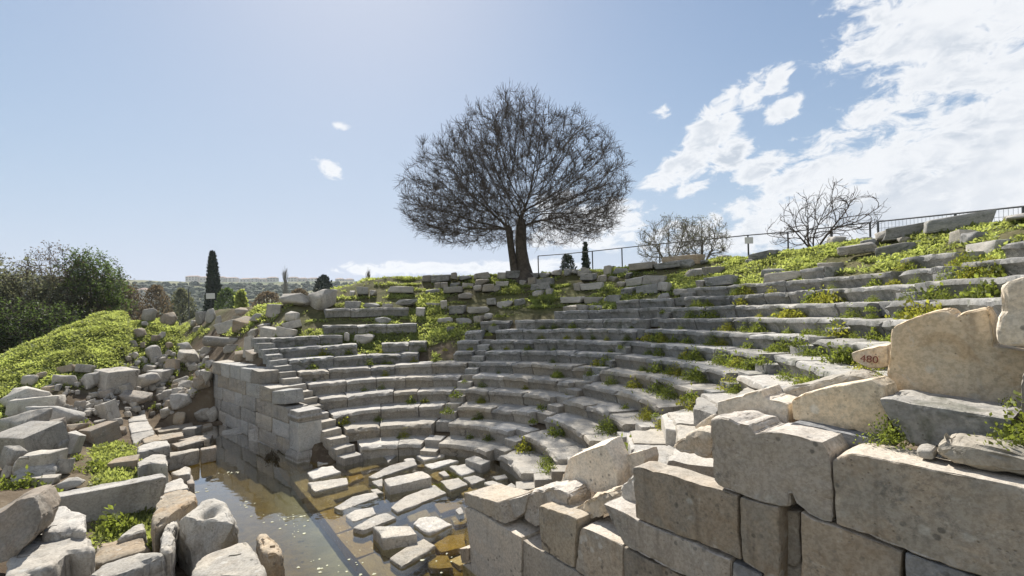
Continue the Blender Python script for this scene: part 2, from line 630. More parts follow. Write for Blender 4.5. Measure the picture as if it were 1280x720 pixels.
simple_mat('twig', (.085, .068, .056), .9, .3, 3.0)
simple_mat('metal', (.10, .105, .11), .55, .2, 8.0, metallic=.5)
simple_mat('metal_light', (.26, .27, .28), .5, .2, 8.0, metallic=.4)
simple_mat('sign_white', (.72, .72, .70), .5, .08, 3.0)
simple_mat('plaster', (.66, .63, .58), .9, .12, .4)
simple_mat('roof_tile', (.30, .22, .18), .9, .25, .4)
simple_mat('window_dark', (.05, .055, .06), .25, .1, 1.0)
simple_mat('red_paint', (.25, .10, .08), .9, .6, 40.0)
simple_mat('scum', (.50, .50, .36), .8, .3, 9.0)

# ground material: earth and mud, greener where plants grow (a painted cover mask)
m = bpy.data.materials.new('earth')
m.use_nodes = True
T = NT(m.node_tree)
tc = T.n('ShaderNodeTexCoord')
at = T.n('ShaderNodeAttribute', attribute_name='cover')
sp = T.n('ShaderNodeSeparateColor')
T.l(at.outputs['Color'], sp.inputs[0])
v = tc.outputs['Object']
na, nb_, nc = T.noise(v, .8, 6, .65), T.noise(v, 5, 7, .7), T.noise(v, 22, 6, .7)
earth = T.mix(T.ramp(na, .35, .65), c4((.085, .062, .042)), c4((.16, .125, .085)))
earth = T.mix(T.math('MULTIPLY', T.ramp(nb_, .5, .72), .6), earth, c4((.24, .20, .15)))
green = T.mix(T.ramp(nb_, .35, .65), c4((.055, .075, .018)), c4((.12, .13, .04)))
mud = T.mix(T.ramp(nb_, .35, .65), c4((.105, .075, .026)), c4((.17, .122, .042)))
mud = T.mix(at.outputs['Alpha'], mud, T.mix(T.ramp(na, .4, .6), c4((.15, .16, .155)), c4((.23, .235, .22))))
far = T.mix(T.ramp(T.noise(v, .012, 5, .6), .42, .58), c4((.075, .10, .045)), c4((.17, .165, .09)))
col = T.mix(sp.outputs[0], earth, green)
col = T.mix(sp.outputs[1], col, mud)
col = T.mix(sp.outputs[2], col, far)
b = T.n('ShaderNodeBsdfPrincipled')
T.l(col, b.inputs['Base Color'])
b.inputs['Roughness'].default_value = .95
b.inputs['Specular IOR Level'].default_value = .1
bp = T.n('ShaderNodeBump')
bp.inputs['Strength'].default_value = .7
bp.inputs['Distance'].default_value = .06
T.l(T.math('ADD', nb_, T.math('MULTIPLY', nc, .5)), bp.inputs['Height'])
T.l(bp.outputs[0], b.inputs['Normal'])
o_ = T.n('ShaderNodeOutputMaterial')
T.l(b.outputs[0], o_.inputs[0])
MAT['earth'] = m

# still, clear, slightly tea-coloured water
m = bpy.data.materials.new('pond_water')
m.use_nodes = True
T = NT(m.node_tree)
tc = T.n('ShaderNodeTexCoord')
nz = T.noise(tc.outputs['Object'], 3.5, 3, .5)
bp = T.n('ShaderNodeBump')
bp.inputs['Strength'].default_value = .06
bp.inputs['Distance'].default_value = .05
T.l(nz, bp.inputs['Height'])
gl = T.n('ShaderNodeBsdfGlossy')
gl.inputs['Roughness'].default_value = .02
T.l(bp.outputs[0], gl.inputs['Normal'])
tr = T.n('ShaderNodeBsdfTransparent')
tr.inputs[0].default_value = (.86, .83, .62, 1)
geo = T.n('ShaderNodeNewGeometry')
dt = T.n('ShaderNodeVectorMath', operation='DOT_PRODUCT')
T.l(geo.outputs['Incoming'], dt.inputs[0])
T.l(bp.outputs[0], dt.inputs[1])
ci = T.math('SUBTRACT', 1.0, T.math('MINIMUM', T.math('ABSOLUTE', dt.outputs['Value']), 1.0))
schlick = T.math('MULTIPLY_ADD', T.math('POWER', ci, 5.0), .97, .03)
ms = T.n('ShaderNodeMixShader')
T.l(T.math('MULTIPLY', schlick, 2.8, clamp=True), ms.inputs[0])
T.l(tr.outputs[0], ms.inputs[1])
T.l(gl.outputs[0], ms.inputs[2])
o_ = T.n('ShaderNodeOutputMaterial')
T.l(ms.outputs[0], o_.inputs[0])
MAT['pond_water'] = m

# ------------------------------------------------------------------ ground sheet
radii = np.concatenate([np.arange(0.0, 31.0, .2), 31.0 * np.power(3400 / 31.0, np.linspace(0, 1, 70))[1:]])
NA = 720
ang = np.linspace(0, 2 * math.pi, NA, endpoint=False)
RR, AA = np.meshgrid(radii[1:], ang, indexing='ij')
GX, GY = C[0] + RR * np.sin(AA), C[1] + RR * np.cos(AA)
GZ = ground(GX, GY)
V = np.concatenate([[[C[0], C[1], -.34]], np.stack([GX, GY, GZ], -1).reshape(-1, 3)])
nr = len(radii) - 1
ii, jj = np.meshgrid(np.arange(nr - 1), np.arange(NA), indexing='ij')
j2 = (jj + 1) % NA
Q = np.stack([1 + ii * NA + jj, 1 + ii * NA + j2, 1 + (ii + 1) * NA + j2, 1 + (ii + 1) * NA + jj], -1).reshape(-1, 4)
Tm = np.stack([np.zeros(NA), 1 + (np.arange(NA) + 1) % NA, 1 + np.arange(NA)], -1).astype(int)
Tq = np.concatenate([Tm, Tm[:, 2:3]], 1)  # centre fan drawn as thin quads
fan_q = np.stack([np.zeros(NA // 2, int), 1 + (np.arange(0, NA, 2) + 2) % NA, 1 + np.arange(0, NA, 2) + 1, 1 + np.arange(0, NA, 2)], -1)
gm = mesh_np('ground', V, np.concatenate([Q[:, ::-1], fan_q]), True)


def cover_green(x, y):
    """how much of the ground plants cover"""
    dx, dy = x - C[0], y - C[1]
    R = np.hypot(dx, dy)
    a = np.arctan2(dx, dy)
    pR = dx * NR[0] + dy * NR[1]
    pL = dx * NL[0] + dy * NL[1]
    t = dx * DR[0] + dy * DR[1]
    nn = -pR
    q = -t + .42 * np.maximum(nn - 3, -2)
    p = np.where(t < 0, pL, pR)
    nz = fbm2(x, y, .55, 3, 21)
    nf = fbm2(x, y, 2.0, 2, 22)
    out = np.zeros_like(R)
    mound = sstep(13.0, 14.6, q + .9 * nz) * sstep(4.0, 5.4, nn + 1.2 * nz) + sstep(14.6, 17.0, q + 1.6 * nz)
    mound = np.maximum(mound, sstep(7.0, 8.2, nn + .8 * nz) * .8)
    out = np.where(p < .1, np.clip(mound, 0, 1), out)
    # strip beside the stage foundation
    strip = np.exp(-((nn - (4.15 - .1 * t)) / .38) ** 2) * sstep(7.5, 6.0, -t) * sstep(-2.0, 0.0, -t)
    out = np.where(p < .1, np.maximum(out, strip * 1.1), out)
    # ruined tiers on the left and the rim on top
    wl = sstep(.45, .05, a) * sstep(7.1, 7.9, R) * sstep(1.2, 1.9, pL)
    wm = sstep(-.05, .3, a) * sstep(1.05, .8, a) * sstep(10.9, 11.7, R)
    wr = sstep(.8, 1.0, a) * sstep(12.2, 13.0, R)
    cav = np.clip(wl * .9 + wm * .75 + wr * 1.0, 0, 1) * np.clip(.62 + .3 * sstep(.8, 1.1, a) + 1.3 * nz + .4 * nf, 0, 1)
    ph = np.mod((R - R0) / TREAD, 1.0)
    strip2 = np.where((R > 10.2) & (R < 15.8), np.maximum(sstep(.60, .74, ph), sstep(.0, .22, nz)), 1.0)
    out = np.where((p >= .1) & (R > 6), cav * np.where(a > .95, np.maximum(strip2, .55), strip2), out)
    out = np.where((R > 17) & (p >= .1), np.clip(.35 + nz, 0, 1), out)
    return np.clip(out, 0, 1)


cg = cover_green(V[:, 0], V[:, 1])
_R, _a = np.hypot(V[:, 0] - C[0], V[:, 1] - C[1]), np.arctan2(V[:, 0] - C[0], V[:, 1] - C[1])
cg = np.maximum(cg, sstep(9.8, 11, _R) * sstep(22, 18, _R) * sstep(-.75, -.55, _a) * sstep(2.4, 2.2, _a) * (.55 + .4 * fbm2(V[:, 0], V[:, 1], 1.1, 3, 6)))
cg = np.clip(cg, 0, 1)
Rv = np.hypot(V[:, 0] - C[0], V[:, 1] - C[1])
mudv = sstep(.02, -.08, V[:, 2]) * (Rv < 30)
farv = sstep(35, 80, Rv)
_nn = -((V[:, 0] - C[0]) * NR[0] + (V[:, 1] - C[1]) * NR[1])
_tt = (V[:, 0] - C[0]) * DR[0] + (V[:, 1] - C[1]) * DR[1]
silt = sstep(.72, .9, _nn) * sstep(2.1, 1.2, _nn) * sstep(-4.6, -2.6, _tt + .8 * fbm2(V[:, 0], V[:, 1], .7, 2, 3))
ca = gm.color_attributes.new('cover', 'FLOAT_COLOR', 'POINT')
ca.data.foreach_set('color', np.stack([cg, mudv, farv, silt], -1).astype(np.float32).ravel())
tag(link('ground', gm, None, MAT['earth']), 'earth and grass ground of the excavated theatre site', 'ground', kind='structure')

# water sheet over the flooded floor (its shore is where the ground comes up through it)
wp = []
for t_, n_ in ((-11.8, -4.6), (9.0, -3.2), (9.0, .04), (3.2, .04)):
    wp.append(C + DR * t_ + NR * n_)
arc = [C + 3.3 * np.array([math.sin(a), math.cos(a)]) for a in np.linspace(AR - .1, AL + .1, 40)]
wp += arc + [C + DL * 3.3 + NL * .05, C + DL * 12.0 + NL * .05]
bm = bmesh.new()
f = bm.faces.new([bm.verts.new((p[0], p[1], 0.0)) for p in wp])
bmesh.ops.recalc_face_normals(bm, faces=[f])
if f.normal.z < 0:
    f.normal_flip()
bmesh.ops.triangulate(bm, faces=bm.faces[:])
wm_ = bpy.data.meshes.new('water')
bm.to_mesh(wm_)
bm.free()
tag(link('water', wm_, None, MAT['pond_water']), 'still shallow brown water flooding the orchestra floor', 'water', kind='structure')

# ------------------------------------------------------------------ seating tiers
ORD = ['lowest', 'second', 'third', 'fourth', 'fifth', 'sixth', 'seventh', 'eighth', 'ninth', 'tenth', 'eleventh', 'twelfth',
       'thirteenth', 'fourteenth', 'fifteenth', 'sixteenth', 'topmost']
PROFILE = [(.012, -.045), (.035, -.008), (.11, .002), (.30, -.012), (.50, -.006), (.72, .0), (.90, .0), (.90, -.39), (.50, -.39), (.14, -.39),
           (.125, -.30), (.085, -.20), (.045, -.135), (.008, -.105)]


def seat_block(k, a0, a1, seed, deep=0.0, back=0.90):
    R, Z = rowR(k), rowZ(k)
    n = max(4, int((a1 - a0) * R / .10))
    prof = [(min(r, back), (z if z > -.3 else z - deep)) for r, z in PROFILE]
    m_ = len(prof)
    am = (a0 + a1) / 2
    tiltr, dz, dr = rnd.uniform(-.016, .016), rnd.uniform(-.02, .016), rnd.uniform(-.03, .03)
    cx, cy = polar(am, R)
    V = []
    for i in range(n + 1):
        f = i / n
        a = a0 + (a1 - a0) * f
        e = 0.012 if i in (0, n) else 0.0
        for (r, z) in prof:
            rr_ = R + r + dr + (e if r < .1 else 0)
            zz = Z + z + dz + tiltr * (f - .5) * 2 - (e if z > -.05 else 0)
            V.append((C[0] + rr_ * math.sin(a), C[1] + rr_ * math.cos(a), zz))
    V = np.array(V)
    nz = fbm(V, 2.6, 3, 31)
    nf = fbm(V, 8.0, 2, 37)
    rad = V[:, :2] - C
    rad = rad / np.linalg.norm(rad, axis=1)[:, None]
    V[:, :2] += rad * (.026 * nz + .014 * nf)[:, None]
    V[:, 2] += .020 * fbm(V, 3.1, 3, 41) + .010 * nf
    wear = np.clip(fbm(V, 5.5, 3, 53) - .12, 0, 1)
    lip = np.tile(np.array([1, 1, .5] + [0] * (m_ - 5) + [.6, .9]), n + 1)
    V[:, 2] -= wear * lip * .16
    V[:, :2] += rad * (wear * lip * .14)[:, None]
    # broken corners on some blocks
    if rnd.random() < .45:
        end = rnd.choice((0, n))
        for i, w in ((end, 1.0), (end + (1 if end == 0 else -1), .45)):
            s = i * m_
            V[s:s + 4, 2] -= rnd.uniform(.02, .09) * w
            V[s + m_ - 2:s + m_, 2] -= .02 * w
            V[s:s + 3, :2] += rad[s:s + 3] * rnd.uniform(.02, .08) * w
    V -= np.array([cx, cy, Z])
    F = []
    for i in range(n):
        for j in range(m_):
            j2_ = (j + 1) % m_
            F.append((i * m_ + j, i * m_ + j2_, (i + 1) * m_ + j2_, (i + 1) * m_ + j))
    F.append(tuple(range(m_))[::-1])
    F.append(tuple(n * m_ + j for j in range(m_)))
    me = mesh_np('seat_block', V, F, True, 38)
    return me, (cx, cy, Z)


def px_gaps(k, spans):
    return [(row_angle(k, a), row_angle(k, b)) for a, b in spans]


# what still stands of each row, by wedge; spans come from the measured ends of the rows
tiers = {}


def tier(k):
    if k not in tiers:
        tiers[k] = empty('seating_tier', (C[0], C[1], rowZ(k) - .4),
                         '%s curved tier of stone seat blocks counted up from the flooded floor' % ORD[k], 'seating tier', 'curved tiers of stone seats')
    return tiers[k]


def add_seats(k, a0, a1, mat=None, drop=0.0):
    R = rowR(k)
    a = a0
    while (a1 - a) * R > .12:
        L = rnd.uniform(.75, 1.45)
        rest = (a1 - a) * R
        if rest < L + .45:
            L = rest if rest < 1.6 else rest / 2
        b = a + L / R
        me, loc = seat_block(k, a + .008 / R, b - .010 / R, k * 31 + int(a * 50), deep=.32 if k == 0 else 0)
        mm = mat or ('seat_warm' if k + rnd.uniform(-1.5, 1.5) < 5.5 else 'seat_grey')
        if k <= 1 and rnd.random() < .4:
            mm = 'marble_pale'
        t_ = tier(k)
        o = link('seat_block', me, t_, MAT[mm])
        o.location = Vector(loc) - t_.location
        o.location.z -= drop
        a = b


STAIR_W = .5
for k in range(0, 14):
    R = rowR(k)
    sw = STAIR_W / R
    left0 = AL + math.asin(min(.98, 1.05 / R))
    spans = []
    # wedge 0
    if k <= 5:
        spans.append((left0, A_ST[0] - sw))
    elif k == 6:
        spans += [(left0, row_angle(k, 521)), (row_angle(k, 565), A_ST[0] - sw)]
    elif k == 7:
        spans += [(left0, row_angle(k, 446)), (row_angle(k, 476), row_angle(k, 531)), (row_angle(k, 570), A_ST[0] - sw)]
    elif k == 8:
        spans += [(row_angle(k, 341), row_angle(k, 428)), (row_angle(k, 580), row_angle(k, 601))]
    elif k == 9:
        spans += [(row_angle(k, 405), row_angle(k, 520))]
    elif k == 11:
        spans += [(row_angle(k, 407), row_angle(k, 511))]
    # wedge 1
    e1 = A_ST[1] - sw
    if k <= 8:
        spans.append((A_ST[0], e1))
    elif k == 9:
        spans += [(row_angle(k, 600), row_angle(k, 634)), (row_angle(k, 643), e1)]
    elif k == 10:
        spans += [(row_angle(k, 703), e1)]
    elif k == 11:
        spans += [(row_angle(k, 770), e1)]
    # wedge 2
    e2 = A_ST[2] - sw
    if k <= 11:
        spans.append((A_ST[1], e2))
    elif k == 12:
        spans += [(A_ST[1], row_angle(k, 1112)), (row_angle(k, 1122), e2)]
    elif k == 13:
        spans += [(row_angle(k, 1000), row_angle(k, 1030)), (row_angle(k, 1125), row_angle(k, 1195))]
    # wedge 3 runs to the right retaining wall
    if k >= 2:
        end = AR - math.asin(min(.98, (.75 + .09 * k) / R))
        if k >= 12:
            end = min(end, 2.15)
        if k <= 7:
            end = min(end, A_ST[2] + (.55 if k > 3 else .35))
        if end > A_ST[2] + .1:
            spans.append((A_ST[2], end))
    for (a, b) in spans:
        if b > a:
            add_seats(k, a, b)

# ------------------------------------------------------------------ block prototypes


def proto_block(seed, dims=(1, 1, 1), rough=.05, maxlen=.22, bev=.07, skew=.10):
    rg = random.Random(seed)
    bm = bmesh.new()
    bmesh.ops.create_cube(bm, size=1.0)
    for v_ in bm.verts:
        v_.co = Vector([c * d for c, d in zip(v_.co, dims)])
        v_.co += Vector((rg.uniform(-skew, skew), rg.uniform(-skew, skew), rg.uniform(-skew, skew)))
    V, F = bm_sub_disp(bm, maxlen, rough, 2.2, seed, bevel=bev, segs=2, passes=2, amp2=rough * .4, scale2=7)
    return mesh_np('stone', V, F, True, 40)


def proto_boulder(seed, maxlen=.24):
    rg = random.Random(seed)
    bm = bmesh.new()
    for _ in range(22):
        p = Vector((rg.uniform(-1, 1), rg.uniform(-1, 1), rg.uniform(-1, 1)))
        mx = max(abs(c) for c in p)
        p = p / mx * .5 * (rg.uniform(.72, 1.0))
        if p.length > .74:
            p *= .74 / p.length
        bm.verts.new(p)
    r = bmesh.ops.convex_hull(bm, input=bm.verts[:])
    bmesh.ops.delete(bm, geom=[g for g in r['geom_interior'] if isinstance(g, bmesh.types.BMVert)], context='VERTS')
    bmesh.ops.dissolve_limit(bm, angle_limit=.28, verts=bm.verts[:], edges=bm.edges[:])
    V, F = bm_sub_disp(bm, maxlen, .05, 2.4, seed, bevel=.035, segs=1, passes=2, amp2=.025, scale2=7)
    return mesh_np('stone', V, F, True, 36)


BLOCKS = [proto_block(100 + i) for i in range(14)]
CRISP = [proto_block(150 + i, rough=.025, bev=.035, skew=.045) for i in range(10)]
BOULD = [proto_boulder(200 + i) for i in range(18)]


def inst(name, mesh, loc, size, rot, mat, parent=None):
    o = link(name, mesh, parent)
    if mesh.materials:
        pass
    else:
        mesh.materials.append(MAT['rubble_grey'])
    o.material_slots[0].link = 'OBJECT'
    o.material_slots[0].material = MAT[mat]
    o.location = loc
    o.scale = size
    o.rotation_euler = rot
    return o


# ------------------------------------------------------------------ stairs between the wedges
def stair(edge, kmax, label):
    x0, y0 = polar(edge - .25 / R0, R0)
    root = empty('stairway', (x0, y0, 0), label, 'stairs', 'radial stairways between seat wedges')
    for k in range(0, kmax + 1):
        R = rowR(k)
        am = edge - STAIR_W / 2 / R
        for s_, (zt, r0, r1) in enumerate(((rowZ(k) - .18, -.13, .34), (rowZ(k), .27, .74))):
            if rnd.random() < (.10 if k < 8 else .3):
                continue
            d = r1 - r0
            rc = R + (r0 + r1) / 2
            x, y = polar(am, rc)
            mat = 'seat_warm' if k < 5 else 'seat_grey'
            o = inst('step', rnd.choice(CRISP), Vector((x, y, zt - .15 + rnd.uniform(-.015, .015))) - root.location,
                     (STAIR_W - .03, d, .30), (rnd.uniform(-.02, .02), rnd.uniform(-.02, .02), -am + rnd.uniform(-.03, .03)), mat, root)
    return root


stair(A_ST[0], 9, 'narrow worn stone stairway climbing between the left and middle seat wedges')
stair(A_ST[1], 12, 'narrow worn stone stairway right of the middle seat wedge, bending with the curve')
stair(A_ST[2], 12, 'weedy stone stairway beside the collapsed wedge next to the brown wall')
# stair against the left wall
root = empty('stairway', tuple(C + DL * 4.0 + NL * .8) + (0,), 'small stone steps hugging the long pale retaining wall and its end pillar', 'stairs', 'radial stairways between seat wedges')
for k in range(0, 9):
    R = rowR(k)
    for (zt, r0, r1) in ((rowZ(k) - .18, -.13, .34), (rowZ(k), .27, .74)):
        if R + r0 < 3.6 and k == 0 and zt < .2:
            pass
        rc = math.sqrt(max(R * R - .64, 1)) + (r0 + r1) / 2
        P = C + DL * rc + NL * .80
        inst('step', rnd.choice(CRISP), Vector((P[0], P[1], zt - .15)) - root.location, (.55, r1 - r0, .32), (rnd.uniform(-.02, .02), rnd.uniform(-.02, .02), -AL + rnd.uniform(-.04, .04)),
             'seat_warm' if k < 6 else 'seat_grey', root)

# ------------------------------------------------------------------ left retaining wall and pillar
root = empty('retaining_wall', tuple(C + DL * 8.5) + (-.3,), 'long pale ashlar retaining wall ending in a moulded pillar beside the water', 'wall')
Lx = [(-.36, .02, 4.75, 12.6), (.02, .47, 4.75, 12.55), (.47, .92, 4.8, 12.5), (.92, 1.38, 4.8, 12.5), (1.38, 1.84, 6.1, 12.6), (1.84, 2.32, 7.1, 12.4)]
for ci, (z0, z1, r0, r1) in enumerate(Lx):
    r = r0
    while r < r1 - .2:
        L = rnd.uniform(.8, 1.6)
        if r1 - r - L < .5:
            L = r1 - r
        P = C + DL * (r + L / 2) + NL * (.25 + rnd.uniform(-.012, .012))
        me = rnd.choice(CRISP)
        hgt = z1 - z0
        if ci == 5 and r < 8.0:
            hgt *= .92
        inst('ashlar_block', me, Vector((P[0], P[1], z0 + hgt / 2)) - root.location, ((L - .015) * .985, .60, (hgt - .008)), (rnd.uniform(-.006, .006), 0, math.pi / 2 - AL + rnd.uniform(-.008, .008)),
             rnd.choice(['wall_grey', 'wall_grey', 'marble_pale', 'seat_warm']), root)
        r += L
# the upright stone left standing beside the pillar
P = C + DL * 5.55 + NL * .22
inst('ashlar_block', CRISP[3], Vector((P[0], P[1], 1.60)) - root.location, (1.05, .55, .40), (0, .10, math.pi / 2 - AL), 'wall_grey', root)

root = empty('pillar', tuple(C + DL * 4.42 + NL * .25) + (-.3,), 'square moulded stone pillar standing at the end of the pale wall', 'pillar')


def turned_box(levels, name, mat, parent):
    """square section stack: levels = (z, half width)"""
    bm = bmesh.new()
    rings = []
    for z, h in levels:
        rings.append([bm.verts.new((sx_ * h, sy_ * h, z)) for sx_, sy_ in ((-1, -1), (1, -1), (1, 1), (-1, 1))])
    for a, b in zip(rings[:-1], rings[1:]):
        for i in range(4):
            bm.faces.new((a[i], a[(i + 1) % 4], b[(i + 1) % 4], b[i]))
    bm.faces.new(rings[0][::-1])
    bm.faces.new(rings[-1])
    V, F = bm_sub_disp(bm, .12, .014, 3, 5, bevel=.012, segs=1, passes=3, amp2=.008, scale2=11)
    o = link(name, mesh_np(name, V, F, True, 40), parent, MAT[mat])
    o.rotation_euler = (0, 0, -AL)
    return o


turned_box([(.0, .44), (.28, .44), (.32, .41), (.40, .42), (.46, .40), (.52, .37), (.56, .345)], 'base', 'marble_pale', root)
turned_box([(.565, .335), (1.35, .32)], 'shaft', 'wall_grey', root)
turned_box([(1.355, .32), (1.42, .33), (1.45, .36), (1.50, .37), (1.54, .33), (1.66, .32)], 'capital', 'seat_warm', root)

# ------------------------------------------------------------------ right retaining wall (blocks measured on its face)
wall_r = empty('retaining_wall', tuple(C + DR * 6.5) + (-.35,), 'broken brown ashlar wall of large blocks stepping up beside the seating', 'wall')
rgw = random.Random(5)


def wall_block(px, off=0.0, thick=.5, mat='ashlar_brown', amp=.009, bev=.012, name='ashlar_block', parent=wall_r, ring=.014, lean=0.0, chip=.025, maxlen=.075, label=None, cat=None, group=None, cut=None):
    pts = [at_wall(x, y, off) for x, y in px]
    pts = rough_ring(pts, .16, ring, rgw)
    o3 = []
    for s_, z_ in pts:
        P = C + DR * s_ + NR * off
        o3.append(np.array([P[0], P[1], z_]))
    cen = np.mean(o3, axis=0)
    o3 = [p - cen for p in o3]
    ext = np.array([NR[0] * thick, NR[1] * thick, lean])
    V, F = prism(o3, ext, maxlen=maxlen, amp=amp, scale=2.4, seed=rgw.randint(0, 999), bevel=bev, segs=2, passes=5, amp2=amp * .6, scale2=13, chip=chip)
    o = link(name, mesh_np(name, V, F, True, 32), parent, MAT[mat])
    o.location = Vector(cen) - (parent.location if parent is not None else Vector((0, 0, 0)))
    if label:
        tag(o, label, cat, group)
    return o


# faces of the standing courses
wall_block([(580, 616), (600, 622), (622, 628), (631, 655), (597, 638), (580, 631)], thick=.62, ring=.012, mat='ashlar_light')
wall_block([(581, 634), (597, 639.5), (651.5, 672), (652, 780), (578, 780), (578, 706), (588, 704), (587, 684)], thick=.62, mat='ashlar_light')
wall_block([(574, 686), (586, 685), (587, 703), (577, 705)], off=-.02, thick=.5, ring=.01)
wall_block([(574, 707), (577, 780), (560, 780), (560, 700)], off=.02, thick=.5, ring=.01, mat='limestone_tan')
wall_block([(653.5, 675), (676, 688), (717, 712.5), (735, 724), (735, 800), (653.5, 800)], thick=.6, mat='ashlar_light')
wall_upright = wall_block([(673, 632), (697, 640), (722, 649), (717.5, 711), (676.5, 687)], thick=.45, ring=.012, mat='ashlar_light')
wall_block([(725.6, 659), (754, 670), (778.5, 681.5), (778, 790), (736, 790), (736, 724), (719, 712)], thick=.55)
wall_block([(752.5, 629), (773, 637), (795, 649.5), (846, 671), (913, 700), (914, 760), (856, 721), (779, 681)], thick=.6)
wall_block([(779.5, 683), (855, 722), (913, 762), (913, 840), (779.5, 800)], thick=.55, mat='limestone_tan', off=.012)
wall_block([(791, 584), (798, 582.5), (898, 611), (921.5, 620), (922.5, 667), (926, 700), (846.7, 669), (794, 647.5)], thick=.26, ring=.012)
wall_block([(889, 525), (895, 522), (912, 523.5), (922, 529), (936, 530), (944, 541), (951, 539.5), (982, 541), (1012, 549), (1028, 552.5), (1037, 566), (1041.5, 655.5), (1030, 655), (1018, 649), (1003, 637), (988, 618),
            (986, 634), (965, 631.5), (923, 618.5), (898, 609), (891.5, 600)], thick=.5, amp=.02, ring=.014, chip=.035)
wall_block([(1039.5, 576), (1048, 570), (1056, 567), (1074, 567.5), (1280, 609), (1420, 637), (1420, 820), (1225, 719.5), (1129, 687.5), (1045, 655.5)], thick=.42, ring=.01)
wall_block([(923.5, 621), (964, 633), (973, 634.5), (975, 780), (952, 771), (953, 718), (928.5, 702)], thick=.5)
wall_block([(974, 637), (1000, 640), (1002, 800), (976, 790)], off=.14, thick=.4)
wall_block([(1001, 640), (1016, 650), (1043, 657.5), (1128, 690), (1128, 800), (1003, 790)], thick=.5)
wall_block([(1130.5, 690), (1225, 722.5), (1420, 824), (1420, 930), (1131, 800)], thick=.5, mat='ashlar_blue', off=.01)
wall_block([(915.5, 702), (952, 718), (951, 800), (915.5, 800)], thick=.5, mat='ashlar_blue', off=.01)
# lower courses, set a little back
for ci in range(7):
    z0, z1 = -.4 + .46 * ci, -.4 + .46 * (ci + 1)
    s_ = 4.35 + (.0 if ci % 2 else .0)
    while s_ < 10.4:
        L = rgw.uniform(.9, 1.5)
        # where the measured blocks already stand
        top_lim = np.interp(s_ + L / 2, [4.2, 4.8, 5.6, 6.6, 7.6, 8.6, 10.6], [.1, .12, .35, .9, 1.45, 1.75, 1.7])
        if z1 < top_lim + .42:
            P = C + DR * (s_ + L / 2) + NR * (.34 + rgw.uniform(-.01, .01))
            inst('ashlar_block', rgw.choice(CRISP), Vector((P[0], P[1], (z0 + z1) / 2)) - wall_r.location, (L - .02, .55, z1 - z0 - .01), (0, 0, math.pi / 2 - AR), 'ashlar_brown', wall_r)
        s_ += L
# return of the upper end block
for (px, off, th, mt) in ([(622, 630), (634, 626), (660, 617), (656, 640), (631, 656)], .18, .45, 'ashlar_brown'),:
    wall_block(px, off, th, mt, ring=.012)

# ------------------------------------------------------------------ loose slabs and blocks lying on and behind the wall


def loose(px, off, thick, mat, label, lean=0.0, amp=.011, ring=.016, chip=.03, name='fallen_block', cat='stone block', bev=.012, group=None, rz=None):
    return wall_block(px, off, thick, mat, amp=amp, name=name, parent=None, ring=ring, lean=lean, chip=chip, label=label, cat=cat, bev=bev, group=group)


loose([(1113, 410), (1120, 405), (1175, 387.5), (1186, 386.5), (1195, 394), (1218, 388), (1235, 384), (1240, 400), (1243, 432), (1280, 440), (1360, 452), (1360, 534), (1280, 513), (1200, 503), (1150, 495), (1113, 487)], .95, .28,
      'limestone_light', 'large tan upright slab with a broken slanting top above the brown wall', amp=.016)
loose([(1249, 358), (1262, 349), (1290, 342), (1380, 330), (1380, 462), (1300, 440), (1280, 435), (1247, 432), (1245, 420)], .72, .25, 'limestone_light', 'pale cracked slab leaning against the large tan upright slab', amp=.02, chip=.05, bev=.035)
loose([(1098, 498), (1116, 499), (1140, 504), (1200, 513), (1268, 523), (1265, 545), (1236, 557), (1140, 560), (1111, 527)], .40, .60, 'seat_grey', 'dark grey block with a pale top below the tan upright slab', amp=.03, chip=.05, bev=.03)
loose([(1273, 470), (1284, 455), (1400, 470), (1400, 560), (1274, 516)], .30, .4, 'marble_pale', 'narrow white block end beside the weed on the brown wall', amp=.02)
loose([(1167, 556), (1186, 552), (1280, 566), (1380, 590), (1380, 630), (1280, 597), (1240, 590), (1205, 581), (1169, 575)], .10, .40, 'marble_pale', 'long rough cream stone lying along the top of the brown wall', amp=.035, chip=.04, bev=.04)
loose([(1143, 563), (1152, 561.5), (1165, 564), (1167, 575), (1158, 576), (1146, 572)], .14, .16, 'marble_pale', 'fist-sized pale chip of stone in the gap on the brown wall', amp=.02, name='stone_chip', cat='stone chip', ring=.006)
loose([(897, 503), (926, 494), (950, 487), (956, 496), (963, 499), (986, 505), (984.5, 540), (945, 536), (897, 522)], .55, .38, 'limestone_light', 'beige block with a pointed top standing behind the notched wall block', ring=.01)
loose([(987.5, 500), (1000, 494), (1089, 474.5), (1103, 484), (1111, 530), (1110, 549), (992, 524)], .50, .36, 'limestone_light', 'flat beige slab with a sloping upper edge resting on a thin beam', ring=.01)
loose([(967, 496), (985, 486), (1030, 474), (1060, 467), (1076, 470), (1090, 476), (1040, 492), (1000, 503), (985, 507)], .90, .42, 'marble_pale', 'rough-topped sunlit beam lying behind the two beige slabs', amp=.035, chip=.04, bev=.03)
loose([(987, 531), (992, 527), (1040, 538), (1113, 556), (1110, 566), (1080, 562), (1043, 560), (1030, 549)], .36, .42, 'ashlar_blue', 'thin grey beam wedged under the flat beige slab', amp=.02)
numbered = loose([(1062, 441), (1089, 433.5), (1111, 430), (1112, 459), (1089, 461), (1064, 452)], 1.25, .40, 'limestone_light', 'tan stone with a red painted inventory number beside the upright slab', ring=.008)
loose([(700, 606), (705, 590), (711, 573), (735, 562), (756, 555.5), (764, 572), (771, 592), (772, 612), (745, 617), (725, 614)], .62, .30, 'limestone_light', 'tall tan slab with an arched top standing in the gap of the wall', lean=.06)
loose([(660, 614), (690, 606), (717, 599.5), (727, 612), (716, 634), (700, 628), (685, 616)], .55, .14, 'limestone_light', 'thin tan slab leaning at a slant in the gap of the wall', ring=.006)
